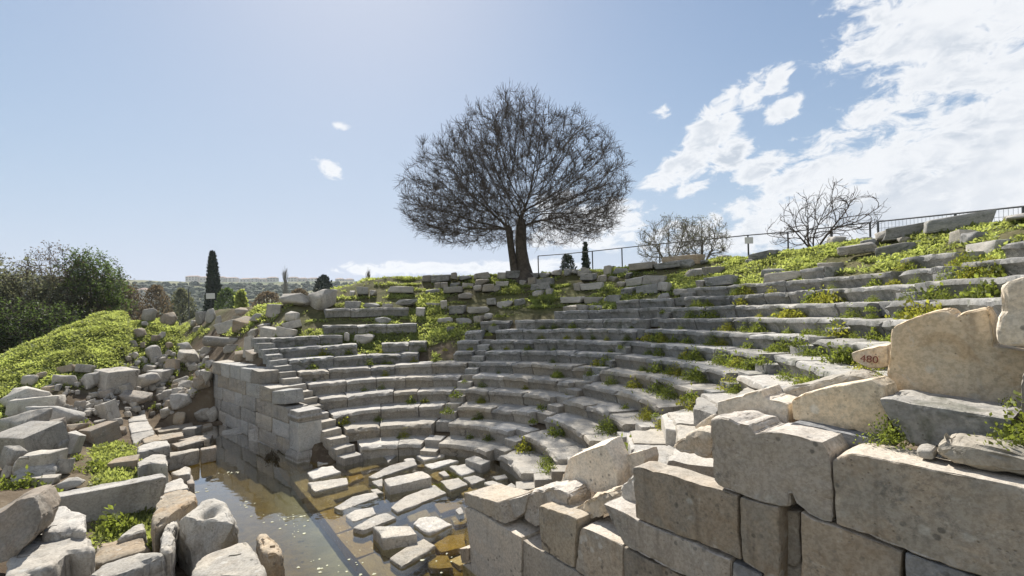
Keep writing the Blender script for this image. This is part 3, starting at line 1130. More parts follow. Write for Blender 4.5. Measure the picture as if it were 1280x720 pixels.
loose([(654, 628), (664, 614), (690, 608), (706, 614), (710, 622), (708, 645), (690, 660), (668, 658), (656, 648)], .22, .42, 'ashlar_brown', 'rounded weathered block with a white crusted top in the wall gap', amp=.05, chip=.04, bev=.05)
loose([(717, 636), (725, 626), (745, 617), (758, 613), (765, 620), (770, 627), (768, 640), (752, 648), (735, 652)], .20, .34, 'limestone_light', 'jagged cream rubble piece on the wall beside the block with a socket', amp=.06, chip=.05, bev=.03)
loose([(773, 610), (779, 600), (790, 593), (800, 594), (800, 635), (785, 634), (776, 625)], .28, .30, 'marble_pale', 'white broken lump behind the slope-topped wall block', amp=.05, chip=.05, bev=.04)
loose([(838, 558), (855, 546), (870, 537), (889, 541), (893, 556), (890, 573), (866, 568), (842, 564)], .85, .42, 'limestone_light', 'triangular tan block resting on the sunlit flat paving', amp=.03, chip=.05, bev=.03)
loose([(869, 534), (880, 524), (893, 518), (899, 536), (892, 543), (876, 540)], 1.12, .25, 'limestone_light', 'small tan stone perched over the triangular block', amp=.03)
loose([(772, 592), (780, 570), (803, 563), (806, 574), (800, 596), (790, 602)], .85, .3, 'limestone_light', 'tan slab end lying beside the arched standing slab', amp=.02)
# a mortise cut in the upright block's top
P = C + DR * at_wall(697, 637)[0] + NR * .2

# red number
tcv = bpy.data.curves.new('number', 'FONT')
tcv.body = '480'
tcv.size = .088
tcv.extrude = .002
tcv.align_x = 'CENTER'
tmp = bpy.data.objects.new('number', tcv)
COL.objects.link(tmp)
bpy.context.view_layer.update()
nm = bpy.data.meshes.new_from_object(tmp)
bpy.data.objects.remove(tmp)
s_, z_ = at_wall(1087, 450, 1.25)
o = link('painted_number', nm, numbered, MAT['red_paint'])
P = C + DR * s_ + NR * (1.25 - .018)
o.location = Vector((P[0], P[1], z_ - .02)) - numbered.location
xa = Vector((DR[0], DR[1], -.06)).normalized()
za = Vector((-NR[0], -NR[1], 0))
ya = za.cross(xa)
o.rotation_euler = Matrix((xa, ya, za)).transposed().to_euler()
o['label'] = 'red painted number 480'

# flat paving behind the wall, stepping down along it
pav = empty('paving', tuple(C + DR * 5.2 + NR * 1.0) + (1.2,), 'sunlit cream paving slabs stepping up behind the brown wall', 'paving')


def flat_slab(px, z, thick, mat, label=None, name='paving_slab', parent=None, cat=None, group=None, amp=.012, ring=.015, bev=.018, tilt=(0, 0), chip=.02, maxlen=.09):
    pts = [at_z(x, y, z) for x, y in px]
    p2 = rough_ring([p[:2] for p in pts], .2, ring, rgw)
    cen = np.mean(p2, axis=0)
    poly = [np.array([p[0] - cen[0], p[1] - cen[1], (p[0] - cen[0]) * tilt[0] + (p[1] - cen[1]) * tilt[1]]) for p in p2]
    V, F = prism(poly, np.array([0, 0, -thick]), maxlen=maxlen, amp=amp, scale=3.0, seed=rgw.randint(0, 999), bevel=bev, segs=1, passes=4, amp2=amp * .5, scale2=12, chip=chip)
    o = link(name, mesh_np(name, V, F, True, 42), parent, MAT[mat])
    pl = parent.location if parent is not None else Vector((0, 0, 0))
    o.location = Vector((cen[0], cen[1], z)) - pl
    if label:
        tag(o, label, cat, group)
    return o


for px, z in (([(783, 541), (810, 538), (816, 556), (788, 562)], 1.42), ([(812, 537), (838, 545), (832, 562), (818, 557)], 1.42),
              ([(803, 568), (836, 556), (866, 570), (893, 576), (896, 608), (850, 594), (800, 581)], 1.62), ([(826, 518), (860, 510), (893, 514), (880, 524), (862, 540), (832, 536)], 1.75),
              ([(871, 496), (915, 490), (930, 497), (900, 506), (896, 518), (866, 510)], 2.1), ([(900, 508), (940, 478), (985, 476), (965, 496), (930, 497)], 2.35)):
    flat_slab(px, z, .34, 'marble_pale', parent=pav)

# ------------------------------------------------------------------ floor slabs lying in the water
Z4 = lambda pts: [(240 + x / 3.0, 480 + y / 3.0) for x, y in pts]
FS = [([(430, 330), (480, 308), (530, 305), (560, 330), (455, 358)], .06), ([(432, 372), (580, 348), (586, 372), (460, 403)], .06),
      ([(530, 460), (600, 420), (690, 405), (700, 425), (560, 472)], .03), ([(575, 490), (610, 470), (680, 462), (692, 488), (605, 515)], .03),
      ([(660, 345), (740, 305), (830, 285), (846, 303), (690, 352)], .05), ([(718, 352), (860, 325), (900, 352), (740, 382)], .20),
      ([(745, 462), (800, 420), (910, 375), (957, 405), (770, 482)], .07), ([(600, 542), (700, 485), (732, 478), (767, 497), (640, 552)], .11),
      ([(675, 535), (820, 528), (846, 560), (715, 580)], .20), ([(740, 650), (800, 610), (870, 580), (915, 605), (785, 684)], .09),
      ([(828, 524), (850, 505), (905, 490), (978, 522), (890, 560)], .08), ([(930, 360), (1000, 348), (1037, 376), (968, 400)], .05),
      ([(965, 310), (1030, 298), (1065, 323), (1010, 342)], .06), ([(1022, 280), (1060, 265), (1120, 288), (1085, 305)], .20),
      ([(840, 270), (900, 252), (950, 256), (945, 268), (870, 287)], .08), ([(870, 300), (970, 280), (1002, 289), (900, 318)], .05),
      ([(715, 270), (770, 263), (735, 292)], .04), ([(1015, 350), (1060, 340), (1102, 355), (1050, 376)], .05), ([(672, 362), (715, 352), (715, 384), (700, 384)], .04),
      ([(922, 330), (948, 322), (968, 344), (945, 346)], .03), ([(1125, 345), (1175, 338), (1185, 352), (1140, 358)], .04),
      ([(985, 470), (1010, 455), (1022, 480), (1000, 490)], .03), ([(470, 290), (512, 284), (510, 296), (472, 299)], .03)]
FSN = {5: ('thick squared block lying on the wet floor slabs, tilted towards the seats', 'stone block'), 8: ('squat squared block on the wet floor with a bright flat top', 'stone block'),
       10: ('rough pitted pale slab among the smooth floor slabs in the water', 'floor slab'), 13: ('small squared block on the floor at the foot of the lowest tier', 'stone block'),
       7: ('wedge-shaped slab tilting out of the water between flat slabs', 'floor slab'), 0: ('thick pale slab at the water edge near the moulded pillar', 'floor slab')}
for i, (pz, z) in enumerate(FS):
    lab, cat = FSN.get(i, ('flat pale paving slab lying in the shallow water of the orchestra', 'floor slab'))
    z = z if z > .11 else z * .55 + .005
    flat_slab(Z4(pz), z, .34 if z > .15 else .2, 'marble_pale', lab, 'floor_slab', None, cat, None if i in FSN else 'floor slabs scattered in the water',
              tilt=(rgw.uniform(-.05, .05), rgw.uniform(-.03, .03)), amp=.03 if i == 10 else .012, ring=.022)
SUBM = [[(545, 297), (600, 283), (660, 280), (665, 290), (570, 312)], [(580, 320), (690, 293), (705, 308), (600, 336)], [(585, 347), (640, 335), (645, 350), (588, 374)],
        [(490, 415), (560, 390), (650, 375), (665, 395), (520, 437)], [(800, 490), (880, 470), (900, 495), (820, 520)], [(905, 600), (960, 565), (1025, 560), (1030, 610), (930, 630)],
        [(890, 340), (925, 322), (972, 340), (925, 365)], [(970, 500), (1030, 485), (1030, 520), (985, 530)], [(1080, 332), (1120, 322), (1150, 330), (1100, 346)], [(905, 445), (1000, 440), (1015, 462), (930, 485)],
        [(740, 420), (800, 395), (830, 400), (755, 440)], [(850, 410), (920, 400), (930, 420), (870, 440)], [(1000, 400), (1060, 380), (1080, 400), (1020, 420)], [(880, 640), (960, 640), (980, 690), (890, 690)]]
for pz in SUBM:
    flat_slab(Z4(pz), -.05 - rgw.uniform(0, .05), .25, 'algae_stone', 'ochre algae-coated paving slab just under the water surface', 'sunken_slab', None, 'floor slab', 'sunken floor slabs', ring=.02)
taken = []
for pz, z in FS:
    q_ = np.array([at_z(x, y, z)[:2] for x, y in Z4(pz)])
    taken.append((q_.mean(0), np.linalg.norm(q_ - q_.mean(0), axis=1).mean()))
for pz in SUBM:
    q_ = np.array([at_z(x, y, 0)[:2] for x, y in Z4(pz)])
    taken.append((q_.mean(0), np.linalg.norm(q_ - q_.mean(0), axis=1).mean()))
tries = 0
while tries < 900:
    tries += 1
    t_, n_ = rgw.uniform(-2.9, 3.6), rgw.uniform(-.7, 2.75)
    P = C + DR * t_ + NR * n_
    r_ = rgw.uniform(.16, .34)
    if np.hypot(t_, n_) > 2.85 or any(np.linalg.norm(P - c_) < (r_ + q_) * .86 for c_, q_ in taken):
        continue
    taken.append((P, r_))
    lp, sh_ = rgw.uniform(1.0, 1.7), rgw.uniform(-.2, .2)
    poly = []
    for a_, b_ in ((-1, -1), (1, -1), (1, 1), (-1, 1)):
        poly.append(P + DR * (a_ * r_ * .62 * lp + sh_ * b_ * r_) + NR * (b_ * r_ * .62 / lp * 1.3) + np.array([rgw.uniform(-.04, .04), rgw.uniform(-.04, .04)]))
    wet = rgw.random() < .45
    zt = rgw.uniform(-.09, -.03) if wet else rgw.uniform(.01, .05)
    p2 = rough_ring(poly, .2, .02, rgw)
    cen = np.mean(p2, axis=0)
    V, F = prism([np.array([p[0] - cen[0], p[1] - cen[1], 0]) for p in p2], np.array([0, 0, -.2]), maxlen=.12, amp=.015, scale=3, seed=tries, bevel=.02, segs=1, passes=3, amp2=.008, scale2=12, chip=.02)
    nm_ = 'sunken_slab' if wet else 'floor_slab'
    o = link(nm_, mesh_np(nm_, V, F, True, 42), None, MAT['algae_stone' if wet else 'marble_pale'])
    o.location = (cen[0], cen[1], zt)
    if wet:
        tag(o, 'ochre algae-coated paving slab just under the water surface', 'floor slab', 'sunken floor slabs')
    else:
        tag(o, 'flat pale paving slab lying in the shallow water of the orchestra', 'floor slab', 'floor slabs scattered in the water')
# submerged kerb of the stage front and its long blocks
kerb = empty('sunken_kerb', tuple(C + NR * -.95) + (-.34,), 'straight submerged stone kerb crossing the flooded floor under water', 'kerb')
s0 = -4.6
while s0 < 5.5:
    L = rgw.uniform(1.0, 1.5)
    P = C + DR * (s0 + L / 2) + NR * (-.98)
    inst('kerb_block', rgw.choice(CRISP), Vector((P[0], P[1], -.22)) - kerb.location, (L - .015, .42, .26), (0, 0, math.pi / 2 - AR), 'algae_stone', kerb)
    s0 += L

# ------------------------------------------------------------------ stage foundation and big blocks at the lower left
ZH = lambda pts: [(x / 4.5, 450 + y / 4.5) for x, y in pts]
ZF = lambda pts: [(x / 5.143, 580 + y / 5.143) for x, y in pts]
ZG = lambda pts: [(180 + x / 5.14, 580 + y / 5.14) for x, y in pts]
fnd = empty('stage_foundation', tuple(C + DR * -4 + NR * -3.5) + (0,), 'straight row of pale foundation blocks along the left edge of the water', 'foundation')
for px, z, th, mt in ((ZH([(705, 292), (810, 283), (832, 338), (722, 348)]), .64, .6, 'marble_pale'), (ZH([(724, 352), (835, 342), (862, 388), (735, 412)]), .64, .6, 'marble_pale'),
                      (ZH([(735, 416), (862, 392), (872, 415), (798, 440), (752, 475)]), .64, .6, 'marble_pale'), (ZH([(800, 442), (880, 415), (926, 445), (810, 466)]), .66, .6, 'limestone_tan'),
                      (ZH([(768, 487), (850, 460), (942, 450), (958, 478), (778, 520)]), .72, .5, 'marble_pale'), (ZH([(770, 572), (860, 528), (935, 530), (944, 590), (840, 575), (775, 602)]), .82, .55, 'marble_pale'),
                      (ZH([(938, 522), (1080, 498), (1120, 494), (1120, 504), (945, 545)]), .42, .4, 'marble_pale'), (ZH([(1124, 494), (1215, 478), (1217, 490), (1130, 506)]), .40, .4, 'limestone_tan'),
                      (ZH([(960, 630), (1040, 598), (1070, 600), (1072, 640), (1000, 650)]), .34, .4, 'marble_pale'), (ZH([(1035, 650), (1080, 640), (1095, 690), (1060, 700)]), .22, .4, 'limestone_tan'),
                      (ZG([(135, 125), (240, 82), (292, 150), (110, 188)]), .62, .6, 'marble_pale'), (ZH([(590, 630), (640, 565), (745, 552), (765, 600), (690, 630), (640, 650)]), .62, .5, 'marble_pale'),
                      (ZH([(440, 560), (540, 500), (610, 480), (610, 505), (540, 560), (470, 640), (400, 640)]), .42, .3, 'marble_pale')):
    flat_slab(px, z, th, mt, parent=fnd, name='foundation_block', amp=.02, ring=.015, bev=.025)
# thin flagstones by the wall end
for pz in ([(860, 385), (950, 360), (1080, 350), (1085, 375), (900, 405)], [(880, 420), (1030, 400), (1035, 425), (910, 450)], [(900, 355), (1080, 340), (1080, 350), (890, 372)], [(960, 470), (1080, 440), (1150, 450), (1000, 490)],
           [(1090, 375), (1190, 350), (1195, 370), (1100, 400)], [(1000, 450), (1100, 425), (1200, 420), (1180, 445)]):
    flat_slab(ZH(pz), .12 + rgw.uniform(-.03, .05), .2, 'limestone_tan', 'thin worn flagstone on the mud between foundation and pale wall', 'flagstone', None, 'flagstone', 'flagstones by the wall end', ring=.03, amp=.02)

# named large stones: top outline, height of top, thickness
BIG = [
    (ZF([(270, 442), (312, 330), (345, 272), (410, 266), (470, 290), (555, 312), (556, 420), (440, 415), (340, 432)]), 1.18, .35, 'marble_pale', 'flat cream block with a lewis slot lying on a larger cracked slab', (0, .02)),
    (ZF([(20, 720), (40, 660), (110, 520), (190, 485), (260, 442), (400, 430), (520, 430), (590, 480), (612, 545), (560, 560), (430, 560), (400, 590), (330, 660), (180, 690), (150, 740)]), 1.06, .55, 'marble_pale', 'large cracked cream slab with two cut slots at the end of the foundation', (0, .02)),
    (ZF([(605, 515), (760, 480), (935, 440), (962, 545), (780, 600), (600, 650)]), .66, .35, 'limestone_tan', 'flat beige slab sunk between the long beam and the boulder', (0, 0)),
    (ZF([(560, 715), (640, 650), (720, 620), (900, 572), (1062, 562), (1062, 590), (940, 630), (830, 690), (740, 720), (650, 750)]), .95, .4, 'marble_pale', 'long cream slab with a broken edge near the grassy hole', (.02, .03)),
    (ZF([(750, 462), (850, 400), (930, 372), (945, 418), (750, 482)]), .74, .3, 'marble_pale', 'narrow white step slab in the shade of the long beam', (0, 0)),
    (ZG([(40, 320), (100, 192), (200, 160), (290, 158), (347, 212), (250, 270), (165, 318), (60, 392)]), 1.10, .85, 'limestone_tan', 'tall block with an orange-stained side in the row by the water', (0, .0)),
    (ZG([(150, 335), (200, 318), (262, 310), (185, 420), (175, 560), (100, 555), (110, 470)]), .98, .6, 'marble_pale', 'narrow white slab squeezed between tall block and grooved boulder', (0, 0)),
    (ZG([(300, 690), (350, 602), (430, 560), (520, 530), (650, 482), (702, 550), (760, 625), (792, 690), (760, 745), (300, 745)]), 1.16, .7, 'marble_pale', 'broad cream block with a cut slot at the water edge', (0, .0)),
    (ZG([(718, 458), (745, 438), (790, 425), (850, 490), (905, 560), (862, 586), (770, 582), (740, 510)]), .92, 1.2, 'limestone_tan', 'upright tan block with a socket hole standing in the water', (0, 0)),
]


def cut_slot(o, P, yaw, dims):
    bm = bmesh.new()
    bmesh.ops.create_cube(bm, size=1)
    for v_ in bm.verts:
        v_.co = Vector((v_.co.x * dims[0], v_.co.y * dims[1], v_.co.z * dims[2]))
    me = bpy.data.meshes.new('cutter')
    bm.to_mesh(me)
    bm.free()
    c_ = bpy.data.objects.new('cutter', me)
    COL.objects.link(c_)
    c_.location = P
    c_.rotation_euler = (0, 0, yaw)
    md = o.modifiers.new('slot', 'BOOLEAN')
    md.object = c_
    md.operation = 'DIFFERENCE'
    bpy.context.view_layer.update()
    ev = o.evaluated_get(bpy.context.evaluated_depsgraph_get())
    nm_ = bpy.data.meshes.new_from_object(ev)
    o.modifiers.clear()
    if len(nm_.polygons) > 50:
        o.data = nm_
    bpy.data.objects.remove(c_)


SLOTS = {0: [(330, 400)], 1: [(150, 595), (190, 515)], 7: [(585, 590)], 8: [(825, 532)]}
for bi, (px, z, th, mt, lab, tl) in enumerate(BIG):
    o = flat_slab(px, z, th, mt, lab, 'fallen_block', None, 'stone block', amp=.028, ring=.03, bev=.035, tilt=tl, chip=.05, maxlen=.07)
    for q_ in SLOTS.get(bi, []):
        P = at_z(*(ZF if bi < 5 else ZG)([q_])[0], z)
        cut_slot(o, P, .35, (.13, .035, .16) if bi != 8 else (.06, .05, .16))


def boulder(name, pts, mat, label, seed, amp=.05, cat='boulder', bev=.04, groove=None, maxlen=.06):
    """hull of measured corners, worn; pts are world points"""
    pts = np.array(pts)
    cen = pts.mean(0)
    bm = bmesh.new()
    for p in pts - cen:
        bm.verts.new(tuple(p))
    r = bmesh.ops.convex_hull(bm, input=bm.verts[:])
    bmesh.ops.delete(bm, geom=[g for g in r['geom_interior'] if isinstance(g, bmesh.types.BMVert)], context='VERTS')
    bmesh.ops.dissolve_limit(bm, angle_limit=.12, verts=bm.verts[:], edges=bm.edges[:])
    V, F = bm_sub_disp(bm, maxlen, amp, 2.2, seed, bevel=bev, segs=2, passes=5, amp2=amp * .4, scale2=9, chip=.04)
    if groove is not None:
        g0, gd, depth, width = groove
        g0 = np.array(g0) - cen
        gd = np.array(gd) / np.linalg.norm(gd)
        rel = V - g0
        rel = rel - np.outer(rel @ gd, gd)
        dist = np.linalg.norm(rel, axis=1)
        c_ = -V / np.maximum(np.linalg.norm(V, axis=1), 1e-6)[:, None]
        V = V + c_ * (depth * np.exp(-(dist / width) ** 2))[:, None]
    o = link(name, mesh_np(name, V, F, True, 45), None, MAT[mat])
    o.location = cen
    return tag(o, label, cat)


# grooved boulder
top = [at_z(x, y, 1.22) for x, y in ZG([(250, 330), (330, 285), (420, 212), (508, 250), (585, 380), (420, 350), (330, 330)])]
low = [at_z(x, y, .55) for x, y in ZG([(175, 470), (240, 620), (300, 690), (420, 590), (600, 480), (595, 420)])]
boulder('boulder', top + low + [np.array([p[0], p[1], .15]) for p in low], 'rubble_grey', 'big grooved grey boulder with a rusty cleft in the row by the water', 3, amp=.07,
        groove=(at_z(*ZG([(430, 430)])[0], 1.0), (.25, -.35, -1), .22, .13))
# long tooled beam
a_, b_ = at_z(*ZF([(340, 222)])[0], 1.12), at_z(*ZF([(1075, 80)])[0], 1.05)
dv = (b_ - a_) / np.linalg.norm(b_ - a_)
nv = np.array([-dv[1], dv[0], 0])
pts = []
for P0 in (a_, b_):
    pts += [P0, P0 + nv * .35, P0 + nv * .5 + [0, 0, -.7], P0 + nv * .1 + [0, 0, -.68] + (dv * .25 if P0 is a_ else -dv * .2)]
boulder('fallen_beam', pts, 'rubble_grey', 'long tooled beam with a shaded chiselled face lying across the foundation', 8, amp=.025, cat='stone beam', bev=.03)
# big upright boulder at the far left
pts = []
for x, y in [(-22, 652), (0, 637), (25, 623), (46, 619), (53, 648), (44, 671), (14, 702), (-24, 712)]:
    p = at_depth(x, y, 5.9 - .004 * (y - 640))
    pts += [p, p * np.array([1.03, 1.03, 1]) + np.array([-.18, .42, -.05])]
boulder('boulder', pts, 'limestone_tan', 'big smooth tan boulder leaning beside the cracked cream slab', 12, amp=.05, bev=.04)

# ------------------------------------------------------------------ rubble (each stone where it lies)
GRP = 'rubble stones tumbled left of the flooded floor'


def stone_at(px, py, w, h, mesh, mat, label, group, cat='stone', name='rubble_stone', yaw=None, tilt=.25, deep=1.0, zoff=0.0, sink=.10):
    P = hit(px, py + h * .5)
    if P is None:
        return None
    dep = P[1]
    sw, sh = w / FPX * dep * 1.0, h / FPX * dep * 1.25
    dd = min(sw, sh * 1.6) * deep * rnd.uniform(.75, 1.1)
    yaw = rnd.uniform(-.6, .6) if yaw is None else yaw
    o = inst(name, mesh, (P[0], P[1] + dd * .3, P[2] + sh * (.5 - sink) + zoff), (sw, dd, sh), (rnd.uniform(-tilt, tilt), rnd.uniform(-tilt, tilt), yaw), mat)
    tag(o, label, cat, group)
    return o


RUB = [(35, 478, 22, 14), (76, 478, 30, 14), (81, 463, 18, 11), (103, 463, 22, 11), (110, 478, 24, 22), (136, 476, 38, 22), (172, 478, 32, 18), (195, 472, 28, 20), (213, 457, 18, 14),
       (208, 495, 20, 18), (209, 516, 22, 18), (163, 500, 42, 18), (128, 493, 22, 12), (131, 515, 26, 22), (98, 510, 16, 14), (58, 539, 30, 20), (90, 537, 26, 14), (88, 556, 22, 24), (70, 560, 24, 24),
       (146, 541, 20, 12), (76, 585, 30, 24), (20, 603, 24, 14), (48, 603, 40, 14), (85, 606, 34, 14), (150, 583, 36, 18), (70, 503, 22, 8), (115, 495, 14, 10), (248, 516, 20, 18), (236, 503, 18, 12), (228, 487, 22, 12),
       (60, 488, 16, 9), (8, 592, 16, 16), (100, 528, 16, 14), (122, 530, 18, 8), (152, 487, 16, 12), (185, 462, 14, 9), (165, 463, 14, 9), (48, 470, 12, 8), (145, 528, 14, 9)]
BIGR = [(25, 500, 44, 28, 'long pointed grey boulder at the top of the rubble heap below the grass'), (38, 510, 50, 18, 'flat sunlit slab leaning on the pointed grey boulder'), (58, 523, 74, 24, 'wide pale double-humped boulder in the rubble heap'),
        (20, 535, 50, 28, 'broad rough grey boulder at the picture edge of the rubble heap'), (24, 557, 46, 30, 'squared block tipped on its corner in the rubble heap'), (8, 576, 28, 26, 'dull square stone under the tipped block'),
        (38, 584, 48, 30, 'dark-sided boulder behind a smaller rounded pale stone'), (40, 593, 42, 20, 'rounded pale stone in front of the dark-sided boulder'), (118, 545, 34, 18, 'squared tan block lying beside the grass strip')]
for i, (px, py, w, h) in enumerate(RUB):
    w, h = w * rnd.uniform(.68, .95), h * rnd.uniform(.62, .88)
    stone_at(px, py, w, h, rnd.choice(BOULD if rnd.random() < .6 else BLOCKS), rnd.choice(['rubble_grey', 'marble_pale', 'rubble_grey', 'limestone_tan']),
             'broken pale stone in the rubble heap between grass slope and stage foundation' if py < 530 else 'weathered stone among weeds in the rubble left of the grass strip', GRP if py < 530 else 'stones among weeds beside the foundation')
for i, (px, py, w, h, lab) in enumerate(BIGR):
    stone_at(px, py, w, h, (BOULD[i] if i not in (4, 8, 1) else BLOCKS[i]), 'rubble_grey' if i != 8 else 'limestone_tan', lab, None, 'boulder' if i not in (4, 8) else 'stone block', 'boulder' if i not in (4, 8) else 'fallen_block', tilt=.2 if i != 4 else .35)
MND = [(185, 395, 16, 16), (208, 399, 18, 14), (250, 398, 17, 15), (235, 392, 10, 8), (262, 395, 12, 16), (173, 417, 13, 12), (187, 442, 20, 16), (230, 448, 24, 16), (213, 458, 16, 15), (228, 435, 16, 10),
       (282, 410, 22, 12), (302, 390, 20, 8), (287, 437, 20, 10), (310, 434, 10, 20), (200, 420, 9, 8), (193, 425, 10, 9), (210, 432, 9, 8), (240, 405, 8, 8), (245, 412, 9, 8), (272, 402, 10, 12), (200, 452, 12, 9), (240, 459, 12, 9),
       (303, 407, 22, 12), (315, 417, 14, 10), (322, 398, 22, 10), (342, 389, 16, 14), (365, 397, 18, 12), (363, 408, 22, 8), (337, 419, 25, 13), (357, 418, 20, 10), (343, 447, 22, 9), (348, 455, 24, 8), (295, 400, 14, 8),
       (252, 470, 12, 12), (246, 482, 14, 10), (262, 455, 12, 9), (256, 440, 14, 9), (268, 430, 12, 8), (330, 410, 12, 8), (316, 446, 16, 10), (300, 446, 14, 9), (180, 405, 8, 7), (165, 430, 9, 8), (176, 433, 8, 7)]
for i, (px, py, w, h) in enumerate(MND):
    left = px < 266
    stone_at(px, py, w, h, rnd.choice(BOULD if left or rnd.random() < .4 else BLOCKS), rnd.choice(['marble_pale', 'marble_pale', 'rubble_grey', 'limestone_tan']),
             'pale rubble stone lying on the grassy mound above the pale wall end' if left else 'tumbled pale stone above the left wall beside broken seat tiers',
             'stones on the grassy mound' if left else 'stones tumbled above the left wall')
for (px, py, w, h, lab) in ((367, 375, 40, 16, 'large pale weathered rock lying before the far hill at the ruined left corner'), (400, 376, 32, 22, 'craggy pale rock beside the large rock at the ruined left corner'),
                            (454, 425, 26, 11, 'rounded white boulder lodged in the grass of a broken tier'), (433, 423, 8, 12, 'small white stone propped at the end of a short seat row')):
    stone_at(px, py, w, h, rnd.choice(BOULD), 'marble_pale', lab, None, 'boulder', 'boulder', tilt=.15)
# fallen column drum-like beam above the wall end
P = hit(284, 434)
bmc = bmesh.new()
bmesh.ops.create_cone(bmc, cap_ends=True, segments=12, radius1=.24, radius2=.21, depth=2.0)
V, F = bm_sub_disp(bmc, .2, .03, 2.5, 4, bevel=.03, segs=1, passes=3)
o = link('fallen_column', mesh_np('fallen_column', V, F, True, 45), None, MAT['seat_warm'])
o.location = (P[0], P[1] + .1, P[2] + .2)
o.rotation_euler = (0, math.radians(96), math.radians(8))
tag(o, 'fallen grey column shaft lying above the end of the pale wall', 'column')
# stones on the mud by the wall foot and small chips scattered on the bare slope
for (px, py, w, h) in ((288, 548, 24, 14), (300, 554, 18, 8), (330, 549, 34, 16), (237, 560, 14, 14), (236, 544, 17, 14)):
    stone_at(px, py, w, h, rnd.choice(BLOCKS), 'rubble_grey', 'grey stone lying in the shallows at the foot of the pale wall', 'stones at the foot of the pale wall', sink=.2)
for _ in range(18):
    s_ = rnd.uniform(8, 19)
    stone_at(rnd.uniform(205, 262), rnd.uniform(478, 526), s_ * rnd.uniform(1, 1.4), s_, rnd.choice(BOULD), rnd.choice(['marble_pale', 'rubble_grey', 'limestone_tan']),
             'angular pale stone on the dark earth between flagstones and pale wall end', 'stones on the earth by the pale wall end')
cnt = 0
while cnt < 225:
    px, py = rnd.uniform(20, 262), rnd.uniform(440, 520)
    if py < 500 - (px - 20) * .25 - 5 and px < 150:
        continue
    s_ = rnd.uniform(2.5, 8)
    stone_at(px, py, s_ * 1.2, s_, rnd.choice(BOULD), rnd.choice(['marble_pale', 'rubble_grey']), 'small stone scattered on the dark bare earth of the slope', 'small stones on bare earth', name='small_stone')
    cnt += 1

# ------------------------------------------------------------------ ruined upper tiers: rough stones in rows
TNAME = {9: 'tenth', 10: 'eleventh', 12: 'thirteenth', 13: 'fourteenth', 14: 'fifteenth', 15: 'sixteenth', 16: 'topmost'}
rt = {}


def ruin_row(k, a0, a1, keep, dz=0.0, mat=('seat_grey', 'rubble_grey', 'seat_warm')):
    R = rowR(k)
    if k not in rt:
        rt[k] = empty('ruined_tier', (C[0], C[1], rowZ(k) - .4), '%s row up, of rough undressed stones in the grass of the ruined upper seating' % ORD[k], 'stone row', 'rough stone rows of the ruined upper seating')
    a = a0
    while a < a1:
        L = rnd.choice((rnd.uniform(.3, .6), rnd.uniform(.6, 1.25)))
        nz = float(fbm2(np.array([a * 9]), np.array([k * 3.1]), 1.0, 2, 3)[0])
        if rnd.random() < keep + .9 * nz:
            h = rnd.uniform(.22, .38)
            x, y = polar(a + L / 2 / R, R + .28 + rnd.uniform(-.08, .10))
            g = gz(x, y)
            zt = max(rowZ(k) + rnd.uniform(-.24, .0) + dz, g + rnd.uniform(.04, .20))
            inst('rough_block', rnd.choice(BLOCKS if rnd.random() < .6 else BOULD), Vector((x, y, zt - h / 2)) - rt[k].location, (L * .95, rnd.uniform(.4, .65), h + .06), (rnd.uniform(-.10, .10), rnd.uniform(-.09, .09), -(a + L / 2 / R) + rnd.uniform(-.16, .16)), rnd.choice(mat), rt[k])
        a += L / R


ruin_row(9, row_angle(9, 530), A_ST[0] - .05, .35)
ruin_row(10, row_angle(10, 400), row_angle(10, 703), .50)
ruin_row(11, row_angle(11, 520), row_angle(11, 770), .62)
ruin_row(12, row_angle(12, 430), A_ST[1] - .04, .62)
ruin_row(13, row_angle(13, 440), row_angle(13, 995), .42)
ruin_row(13, row_angle(13, 1035), row_angle(13, 1120), .4)
ruin_row(14, row_angle(14, 437), row_angle(14, 880), .62)
ruin_row(14, row_angle(14, 880), 1.62, .22)
ruin_row(15, row_angle(15, 480), row_angle(15, 860), .62)
ruin_row(15, row_angle(15, 860), 1.9, .18)
ruin_row(16, row_angle(16, 500), row_angle(16, 840), .80, .05)
ruin_row(16, row_angle(16, 840), 2.0, .18)

# blocks of the wall on the rim at the right, and other single stones on the rim
for (px0, px1, yb, h, lab, mt, ms) in ((1100, 1145, 296, 16, 'jagged grey rock at the end of the rim wall by the fence post', 'rubble_grey', BOULD), (1118, 1175, 298, 16, 'long grey rim block between jagged rock and rounded beam', 'seat_grey', BLOCKS),
                                       (1166, 1226, 291, 17, 'rounded dark grey beam lying on the rim before the mesh fence', 'seat_grey', BLOCKS), (1262, 1300, 284, 12, 'dark boulder on the rim beside the mesh fence', 'rubble_grey', BOULD),
                                       (828, 880, 331, 13, 'long tan block on the rim under the pale bushes', 'limestone_tan', BLOCKS), (640, 662, 341, 8, 'flat stone at the foot of the bare tree', 'rubble_grey', BLOCKS)):
    am = row_angle(17, (px0 + px1) / 2)
    x, y = polar(am, rowR(16) + .55)
    P = at_depth((px0 + px1) / 2, yb, y)
    w = (px1 - px0) / FPX * y * 1.05
    o = inst('rim_block', rnd.choice(ms), (P[0], y, gz(P[0], y) + h / FPX * y * .30), (w, .7, h / FPX * y * 1.05), (0, -.08 if px0 > 1000 else 0, -am * .5), mt)
    tag(o, lab, 'stone block')
